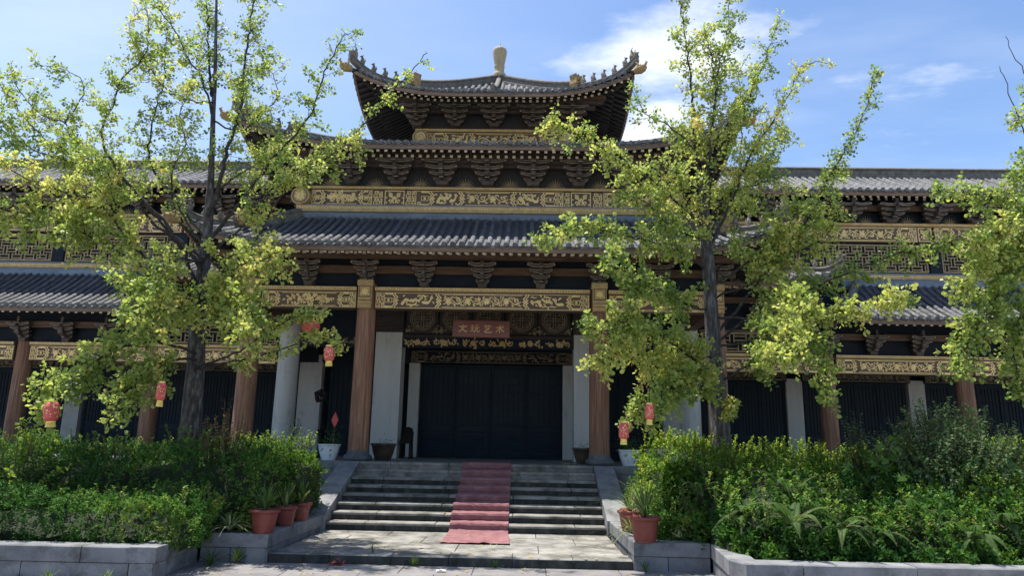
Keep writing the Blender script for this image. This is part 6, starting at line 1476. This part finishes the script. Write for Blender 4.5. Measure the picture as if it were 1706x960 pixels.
# limb centre lines in metres: (points, radius, where leaves begin, leaf density, twig length)
TREES={
'left':dict(trunk=([(-4.30,11.50,0.30),(-4.35,11.52,2.25),(-4.38,11.54,2.83),(-4.43,11.55,3.52),(-4.44,11.58,4.44),(-4.46,11.59,5.18),(-4.52,11.62,6.16),(-4.61,11.64,7.19),(-4.66,11.66,7.89),(-4.74,11.67,8.73),(-4.87,11.70,10.04)],0.205),limbs=[
 ([(-4.43,11.50,5.26),(-4.24,11.40,5.76),(-4.15,11.30,6.26),(-4.01,11.21,6.71),(-3.91,11.12,7.16),(-3.86,11.01,7.76),(-3.79,10.89,8.37),(-3.72,10.80,8.88),(-3.67,10.70,9.38)],0.075,0.25,1.0,0.32),
 ([(-4.65,11.60,7.51),(-4.77,11.69,7.93),(-4.99,11.89,8.86),(-5.19,12.06,9.72),(-5.36,12.20,10.47)],0.045,0.1,0.9,0.3),
 ([(-4.62,11.60,7.17),(-4.77,11.46,7.72),(-5.06,11.33,8.17),(-5.27,11.22,8.57),(-5.56,11.11,8.96),(-5.73,11.00,9.35)],0.04,0.2,0.9,0.3),
 ([(-4.37,11.40,4.30),(-4.75,11.30,4.77),(-5.36,11.16,5.39),(-5.87,11.03,5.97),(-6.09,10.94,6.49),(-5.91,10.85,7.01),(-5.80,10.79,7.41),(-5.47,10.72,7.65),(-5.38,10.67,7.94),(-5.38,10.60,8.40)],0.07,0.3,1.1,0.33),
 ([(-4.35,11.40,3.79),(-4.87,11.55,4.74),(-5.59,11.68,5.46),(-6.33,11.80,6.11),(-6.87,11.89,6.53),(-7.35,11.96,6.94),(-7.48,11.99,7.15),(-7.98,12.05,7.35),(-8.50,12.13,7.81),(-8.83,12.20,8.33)],0.065,0.4,1.0,0.33),
 ([(-4.40,11.50,4.84),(-5.14,11.68,5.63),(-5.72,11.82,6.34),(-5.83,11.92,6.96),(-5.85,12.00,7.47),(-5.84,12.10,8.12),(-5.97,12.24,9.07),(-6.02,12.30,9.49)],0.05,0.35,0.75,0.27),
 ([(-4.39,11.50,4.84),(-4.15,11.46,5.09),(-3.67,11.36,5.75),(-3.14,11.25,6.47),(-2.89,11.21,6.72),(-2.70,11.17,7.03),(-2.57,11.11,7.50),(-2.43,11.06,7.92),(-2.19,11.00,8.39)],0.07,0.35,1.0,0.3),
 ([(-4.31,11.40,3.79),(-4.10,11.35,4.09),(-3.76,11.30,4.38),(-3.45,11.23,4.80),(-3.15,11.14,5.41),(-2.68,11.06,5.86),(-1.97,10.94,6.43),(-1.56,10.86,6.89),(-1.17,10.79,7.34),(-0.72,10.70,7.86)],0.06,0.5,0.7,0.18),
 ([(-4.31,11.40,2.70),(-3.50,11.12,2.93),(-3.03,10.93,3.22),(-2.67,10.79,3.37),(-2.37,10.67,3.49),(-2.16,10.60,3.44)],0.035,0.55,1.0,0.13),
 ([(-4.32,11.40,2.64),(-3.53,11.22,2.80),(-2.97,11.08,2.91),(-2.52,10.97,3.05),(-2.08,10.86,3.19),(-1.89,10.80,3.01)],0.035,0.3,0.9,0.15),
 ([(-4.32,11.40,2.91),(-4.72,11.07,3.03),(-5.10,10.74,2.95),(-5.31,10.45,2.69),(-5.42,10.19,2.38),(-5.56,10.02,2.30),(-5.52,9.70,1.87)],0.045,0.3,1.5,0.28),
 ([(-4.31,11.40,2.81),(-4.53,11.02,2.76),(-4.68,10.57,2.52),(-4.69,10.11,2.15),(-4.63,9.80,1.89)],0.035,0.25,1.7,0.22),
 ([(-4.34,11.40,3.40),(-4.78,11.24,3.95),(-5.20,11.09,4.41),(-5.53,10.98,4.77),(-5.86,10.85,5.23),(-6.38,10.71,5.38),(-6.89,10.57,5.52),(-7.49,10.40,5.85)],0.06,0.35,1.1,0.36),
 ([(-4.35,11.40,3.79),(-4.96,11.18,4.13),(-5.53,10.97,4.47),(-6.11,10.75,4.75),(-6.67,10.54,4.92),(-7.31,10.30,4.98)],0.05,0.35,1.2,0.34),
 ([(-4.35,11.40,4.50),(-5.18,11.36,4.99),(-5.62,11.33,5.50),(-6.33,11.29,6.02),(-7.00,11.26,6.16),(-7.70,11.23,6.46),(-8.33,11.20,6.94)],0.055,0.45,1.1,0.36),
 ([(-4.33,11.40,4.60),(-4.78,11.23,5.27),(-4.94,11.11,5.85),(-4.69,10.99,6.34),(-4.80,10.89,6.82),(-4.60,10.80,7.21)],0.04,0.3,1.0,0.33),
 ([(-4.39,11.50,4.53),(-3.77,11.28,4.99),(-3.35,11.10,5.45),(-2.93,10.94,5.81),(-2.41,10.79,5.96),(-1.80,10.60,6.20)],0.04,0.35,1.2,0.3),
 ([(-4.49,11.60,5.61),(-4.12,11.87,6.16),(-3.78,12.05,6.46),(-3.53,12.20,6.76)],0.035,0.2,1.3,0.36),
 ([(-4.37,11.40,4.09),(-3.76,10.96,4.20),(-3.37,10.68,4.23),(-2.98,10.36,4.34),(-2.73,10.10,4.05)],0.03,0.2,1.3,0.3),
 ([(-4.35,11.40,3.89),(-4.43,11.08,3.73),(-4.46,10.70,3.46),(-4.46,10.41,3.59),(-4.28,9.90,3.15)],0.03,0.15,1.6,0.3),
 ([(-4.36,11.40,3.69),(-3.95,11.11,3.64),(-3.54,10.79,3.68),(-3.10,10.42,3.43),(-3.08,10.00,3.06)],0.03,0.15,1.6,0.3),
 ([(-7.49,12.00,7.15),(-7.12,11.84,7.73),(-7.33,11.75,8.04),(-7.91,11.60,8.12)],0.02,0.1,0.7,0.22),
 ([(-6.74,11.70,6.45),(-7.25,11.48,6.52),(-7.67,11.23,6.90),(-7.95,11.00,7.39)],0.025,0.1,0.8,0.25),
 ([(-4.58,11.60,7.05),(-4.13,11.72,6.89),(-3.89,11.83,7.28),(-3.58,11.94,7.69),(-3.99,12.10,8.50)],0.03,0.2,0.6,0.3),
 ([(-4.62,11.60,7.39),(-5.14,11.68,7.49),(-5.66,11.76,7.82),(-6.51,11.93,9.00),(-6.38,12.00,9.48)],0.03,0.3,0.6,0.28),
 ([(-4.36,11.40,4.40),(-4.59,11.04,4.40),(-4.81,10.46,3.97),(-4.80,10.11,3.62),(-4.42,9.80,3.30)],0.03,0.2,1.2,0.3),
]),
'right':dict(trunk=([(4.22,12.00,0.30),(4.15,12.00,2.13),(4.13,12.00,2.62),(4.11,12.00,3.22),(4.09,12.00,4.04),(4.07,12.00,4.88),(4.04,12.00,5.75),(4.05,12.00,6.08)],0.2),limbs=[
 ([(4.06,12.00,5.31),(4.01,11.95,5.75),(4.10,11.88,6.31),(4.20,11.79,7.12),(4.25,11.72,7.77),(4.16,11.63,8.51),(4.07,11.60,8.80)],0.065,0.2,0.9,0.27),
 ([(4.05,12.00,5.86),(3.95,12.05,6.55),(3.93,12.09,7.08),(3.94,12.13,7.76),(3.92,12.18,8.47),(3.87,12.22,9.18),(3.80,12.27,9.92),(3.73,12.30,10.46)],0.065,0.15,0.7,0.25),
 ([(3.94,12.00,6.75),(3.48,11.79,7.07),(3.10,11.65,7.21),(2.84,11.51,7.47),(2.71,11.40,7.71)],0.03,0.15,1.0,0.26),
 ([(4.04,12.00,5.31),(3.33,11.72,5.86),(2.66,11.47,6.21),(2.07,11.26,6.52),(1.35,11.00,6.80)],0.05,0.2,1.5,0.25),
 ([(4.19,11.80,7.07),(4.34,11.71,8.20),(4.48,11.66,8.84),(4.55,11.60,9.53)],0.035,0.1,1.1,0.3),
 ([(4.07,12.00,5.10),(4.53,12.16,5.92),(4.74,12.24,6.41),(4.89,12.40,7.41),(4.93,12.60,8.71)],0.03,0.1,0.8,0.3),
 ([(4.07,12.00,5.42),(4.27,12.10,6.46),(4.59,12.19,7.40),(4.99,12.25,7.92),(5.34,12.31,8.64),(5.61,12.38,9.38),(5.76,12.40,9.61)],0.045,0.35,0.9,0.22),
 ([(4.08,12.00,4.88),(4.48,11.81,5.80),(4.78,11.67,6.52),(5.08,11.57,6.98),(5.38,11.46,7.48),(5.64,11.35,8.01),(5.87,11.30,8.11)],0.055,0.35,1.2,0.25),
 ([(4.12,12.00,3.42),(4.62,11.88,4.02),(5.11,11.76,4.62),(5.61,11.63,5.27),(5.99,11.50,6.02),(6.21,11.43,6.41),(6.51,11.34,6.93),(6.71,11.25,7.47),(6.82,11.20,7.81)],0.05,0.3,1.3,0.2),
 ([(4.12,12.00,3.27),(4.78,11.78,3.80),(5.42,11.60,4.08),(6.04,11.42,4.35),(6.74,11.21,4.63),(7.40,11.01,4.78),(8.07,10.80,4.88)],0.045,0.2,1.0,0.22),
 ([(4.13,12.00,2.62),(4.65,11.51,2.97),(5.14,10.99,3.29),(5.35,10.75,3.12),(5.28,10.42,2.64),(5.19,10.20,2.33)],0.04,0.2,1.3,0.22),
 ([(4.13,12.00,2.72),(3.38,11.36,3.12),(2.73,10.82,3.32),(2.23,10.40,3.38),(1.90,10.10,3.19)],0.045,0.15,1.5,0.28),
 ([(4.13,12.00,2.50),(3.41,11.58,2.39),(2.92,11.28,2.28),(2.61,11.03,2.07),(2.47,10.90,1.93)],0.03,0.3,0.8,0.14),
 ([(4.07,12.00,4.56),(3.38,11.58,4.81),(2.62,11.14,4.88),(1.81,10.64,4.89),(1.16,10.20,4.54)],0.045,0.2,1.3,0.2),
 ([(4.08,12.00,3.83),(3.44,11.52,3.93),(2.88,11.07,4.03),(2.46,10.71,4.08),(2.23,10.30,4.40)],0.035,0.2,1.3,0.24),
 ([(4.11,12.00,3.12),(3.40,11.47,2.85),(2.85,11.05,2.89),(2.34,10.60,3.01),(2.04,10.30,2.79)],0.035,0.2,1.5,0.28),
 ([(4.08,12.00,4.25),(4.62,11.77,4.62),(5.07,11.56,4.98),(5.41,11.35,5.44),(5.19,11.20,5.80)],0.04,0.2,1.2,0.34),
 ([(4.09,12.00,4.04),(4.71,11.79,4.31),(5.25,11.57,4.68),(5.78,11.37,4.94),(6.03,11.20,5.40)],0.04,0.25,1.2,0.3),
 ([(4.10,12.00,3.73),(4.59,11.51,3.65),(4.94,11.12,3.69),(5.19,10.78,3.81),(4.42,10.00,2.88)],0.04,0.2,1.4,0.32),
 ([(4.06,12.00,5.53),(3.63,11.66,5.73),(3.47,11.36,6.05),(3.13,11.10,6.15)],0.03,0.1,1.3,0.3),
 ([(4.06,12.00,5.42),(4.60,12.18,6.04),(5.19,12.32,6.33),(5.17,12.49,7.09),(5.66,12.60,7.27)],0.035,0.15,1.2,0.3),
 ([(4.06,12.00,5.09),(3.42,11.70,5.21),(2.97,11.42,5.54),(2.55,11.20,5.66)],0.03,0.1,1.4,0.28),
 ([(4.14,12.00,2.28),(4.25,11.90,2.23),(4.32,11.82,2.30),(4.24,11.70,2.12)],0.012,0.1,1.2,0.1),
 ([(4.12,12.00,2.82),(3.58,11.47,2.57),(3.11,11.00,2.43),(2.67,10.30,1.96)],0.03,0.15,1.3,0.26),
 ([(4.12,12.00,3.22),(4.85,11.48,3.36),(5.36,10.99,3.76),(5.81,10.59,3.60),(6.29,10.10,3.78)],0.035,0.2,1.4,0.24),
]),
'edge':dict(trunk=([(8.85,10.60,0.30),(9.01,10.60,2.94),(9.16,10.60,4.29),(9.32,10.60,5.72),(9.50,10.60,7.23),(9.70,10.60,8.83)],0.18),limbs=[
 ([(9.21,10.60,4.76),(8.83,10.45,5.18),(8.31,10.33,5.27),(7.70,10.18,5.31),(6.94,10.00,5.30)],0.04,0.3,1.3,0.2),
 ([(9.14,10.60,4.11),(8.73,10.45,4.44),(8.29,10.35,4.31),(7.80,10.20,3.91),(7.14,9.95,3.17),(6.77,9.80,2.72)],0.045,0.2,1.6,0.24),
 ([(9.29,10.60,5.43),(8.76,10.40,5.64),(8.42,10.28,5.69),(8.18,10.20,5.56)],0.04,0.2,1.4,0.26),
 ([(9.21,10.60,4.76),(8.71,10.46,4.90),(8.24,10.34,4.67),(7.55,10.14,4.25),(7.12,10.00,3.86)],0.035,0.2,1.5,0.26),
 ([(9.10,10.60,3.84),(8.65,10.46,3.80),(8.19,10.30,3.50),(7.80,10.11,3.03),(7.67,9.90,2.51)],0.035,0.2,1.5,0.26),
 ([(9.36,10.60,6.12),(8.90,10.52,5.98),(8.61,10.42,6.38),(8.42,10.33,6.78),(8.19,10.20,7.41)],0.025,0.9,0.3,0.1),
 ([(9.44,10.60,6.72),(8.96,10.43,6.93),(8.56,10.23,7.33),(8.20,10.00,7.80)],0.02,0.95,0.2,0.1),
 ([(9.39,10.60,6.32),(8.82,10.34,6.39),(8.39,10.09,6.56),(8.20,10.00,6.42)],0.02,0.3,1.2,0.16),
 ([(9.18,10.60,4.48),(8.63,10.43,4.52),(8.08,10.24,4.64),(7.76,10.13,4.70),(7.40,10.00,4.48)],0.035,0.2,1.5,0.24),
]),
}

# ------------------------------------------------------------------ ginkgo trees
def smooth(pts, step):
    p = [Vector(q) for q in pts]; out = []
    for j in range(len(p) - 1):
        p0, p1, p2, p3 = p[max(j - 1, 0)], p[j], p[j + 1], p[min(j + 2, len(p) - 1)]
        n = max(2, int((p2 - p1).length/step))
        for i in range(n):
            q = i/n; out.append(.5*((2*p1) + (-p0 + p2)*q + (2*p0 - 5*p1 + 4*p2 - p3)*q*q + (-p0 + 3*p1 - 3*p2 + p3)*q**3))
    out.append(p[-1]); return out
LEAF_GAIN = 1.0
def ginkgo(spec, label, seed, base):
    r = np.random.default_rng(seed)
    t = thing('ginkgo_tree', base, label, 'tree', 'ginkgo trees before the pavilion')
    pts, r0 = spec['trunk']; sp = smooth(pts, .18); L = len(sp); rad = []
    for i, p in enumerate(sp):
        s_ = i/(L - 1); rad.append(r0*(1 + .3*math.exp(-s_*28))*float(np.interp(s_, (0, .12, .5, .62, .8, 1), (1, .84, .42, .24, .16, .08)) if pts[-1][2] > 8 else np.interp(s_, (0, .2, .6, 1), (1, .86, .6, .42))))
    mb = MB(); mb.tube(sp, rad, 14, jag=.035); mb.build('trunk', M['bark'], t)
    P, A, Nn, V, S_ = [], [], [], [], []; tw = MB()
    def spur(p, d, k, v):
        """short shoot: a rosette of fan leaves on stalks"""
        for _ in range(k):
            a = Vector(r.normal(size=3)); a = (a + d*.6 + Vector((0, 0, -.25))).normalized()
            P.append(tuple(p + a*r.uniform(.012, .065))); A.append(tuple(a + Vector(r.normal(size=3)*.25))); Nn.append(tuple(Vector(r.normal(size=3)*.6) + Vector((0, -.35, .6)))); V.append(v + r.normal()*.14); S_.append((.030 + .045*r.uniform()**1.3)*(1.15 if p.z < 5.2 else 1.0))
    for (lp, lr, ls, dens, spread) in spec['limbs']:
        q = smooth(lp, .10); n = len(q)
        for i in range(1, n - 1): q[i] = q[i] + Vector(r.normal(size=3))*.012
        lm = MB(); lm.tube(q, [lr*.5*(1 - .88*(i/(n - 1))**.8) + .003 for i in range(n)], 8, jag=.03); lm.build('limb', M['limb'], t)
        lv = r.uniform(.22, .62)
        for i in range(int(n*ls), n):
            s_ = i/(n - 1); d = (q[min(i + 1, n - 1)] - q[max(i - 1, 0)]).normalized()
            taper = 1.2 - .55*s_
            if dens > .4 and s_ > ls + .1: spur(q[i], d, int(r.poisson(2.0*dens)), lv)
            for _ in range(r.poisson((3.2 if dens > .4 else 1.0)*dens*(.84 if q[i].z > 6.2 else 1.08))):
                rd = Vector(r.normal(size=3)); rd = (rd - d*rd.dot(d)*.8).normalized(); dv = (rd + d*r.uniform(.1, .9) + Vector((0, 0, r.uniform(-.25, .35)))).normalized()
                ln = 1.12*spread*taper*(.35 + 1.5*r.uniform()**1.4); sag = r.uniform(-.05, .35)*ln
                tp = [q[i] + dv*(ln*k/4) + Vector((0, 0, -sag*(k/4)**2)) for k in range(5)]
                tw.tube(tp, [.005, .0045, .004, .003, .002], 3, cap=False)
                if dens < .4: continue
                v = lv + r.normal()*.13; m = max(3, int(ln/.036)); bare = .1 + .35*(r.uniform() < .3)
                for k in range(m):
                    u = bare + (1 - bare)*(k + r.uniform())/m; jj = min(3, int(u*4)); p = tp[jj].lerp(tp[jj + 1], min(1, u*4 - jj)); spur(p, dv, int(1 + r.poisson(2.2)), v)
                if ln > .3 and r.uniform() < .6:                 # a side twig
                    s2 = Vector(r.normal(size=3)).normalized(); b = tp[2]; e = b + (dv*.5 + s2).normalized()*ln*.55
                    tw.tube([b, b.lerp(e, .5), e], [.004, .003, .002], 3, cap=False)
                    for k in range(max(2, int(ln*.55/.04))): spur(b.lerp(e, r.uniform(.2, 1)), dv, int(1 + r.poisson(2.0)), v)
    o = tw.build('twigs', M['limb'], t); o['kind'] = 'stuff'
    me = leaf_mesh('crown', P, A, np.array(Nn), np.array(S_), np.array(V), FAN, M['ginkgo']); inst('crown', me, t)
    return len(P)
tx = TREES['edge']['trunk'][0][2][0]                              # the edge tree also grows away from the frame
for lp, lr, ls, dens, spread in list(TREES['edge']['limbs']):
    TREES['edge']['limbs'].append(([(2*tx - x, 2*10.6 - y + .2, z + .35) for x, y, z in lp], lr, ls, dens if dens > .4 else .8, spread))
TREES['edge']['limbs'].append(([(tx, 10.6, 5.6), (tx + .1, 10.9, 6.6), (tx + .25, 11.0, 7.8)], .04, .2, 1.0, .3))
NL = []
NL.append(ginkgo(TREES['left'], 'large ginkgo tree rising from the hedge left of the steps', 101, (-4.30, 11.5, .3)))
NL.append(ginkgo(TREES['right'], 'ginkgo tree with forked leafy limbs rising from the golden hedge', 102, (4.25, 12.0, .3)))
NL.append(ginkgo(TREES['edge'], 'ginkgo tree at the far right whose branches reach in from the edge', 103, (7.0, 10.6, .3)))
print('ginkgo leaves', NL, 'objects', len(bpy.data.objects))
print('tris', sum(sum(len(p.vertices) - 2 for p in m.polygons) for m in bpy.data.meshes if m.users and len(m.polygons) < 30000) + sum(len(m.polygons) for m in bpy.data.meshes if len(m.polygons) >= 30000))
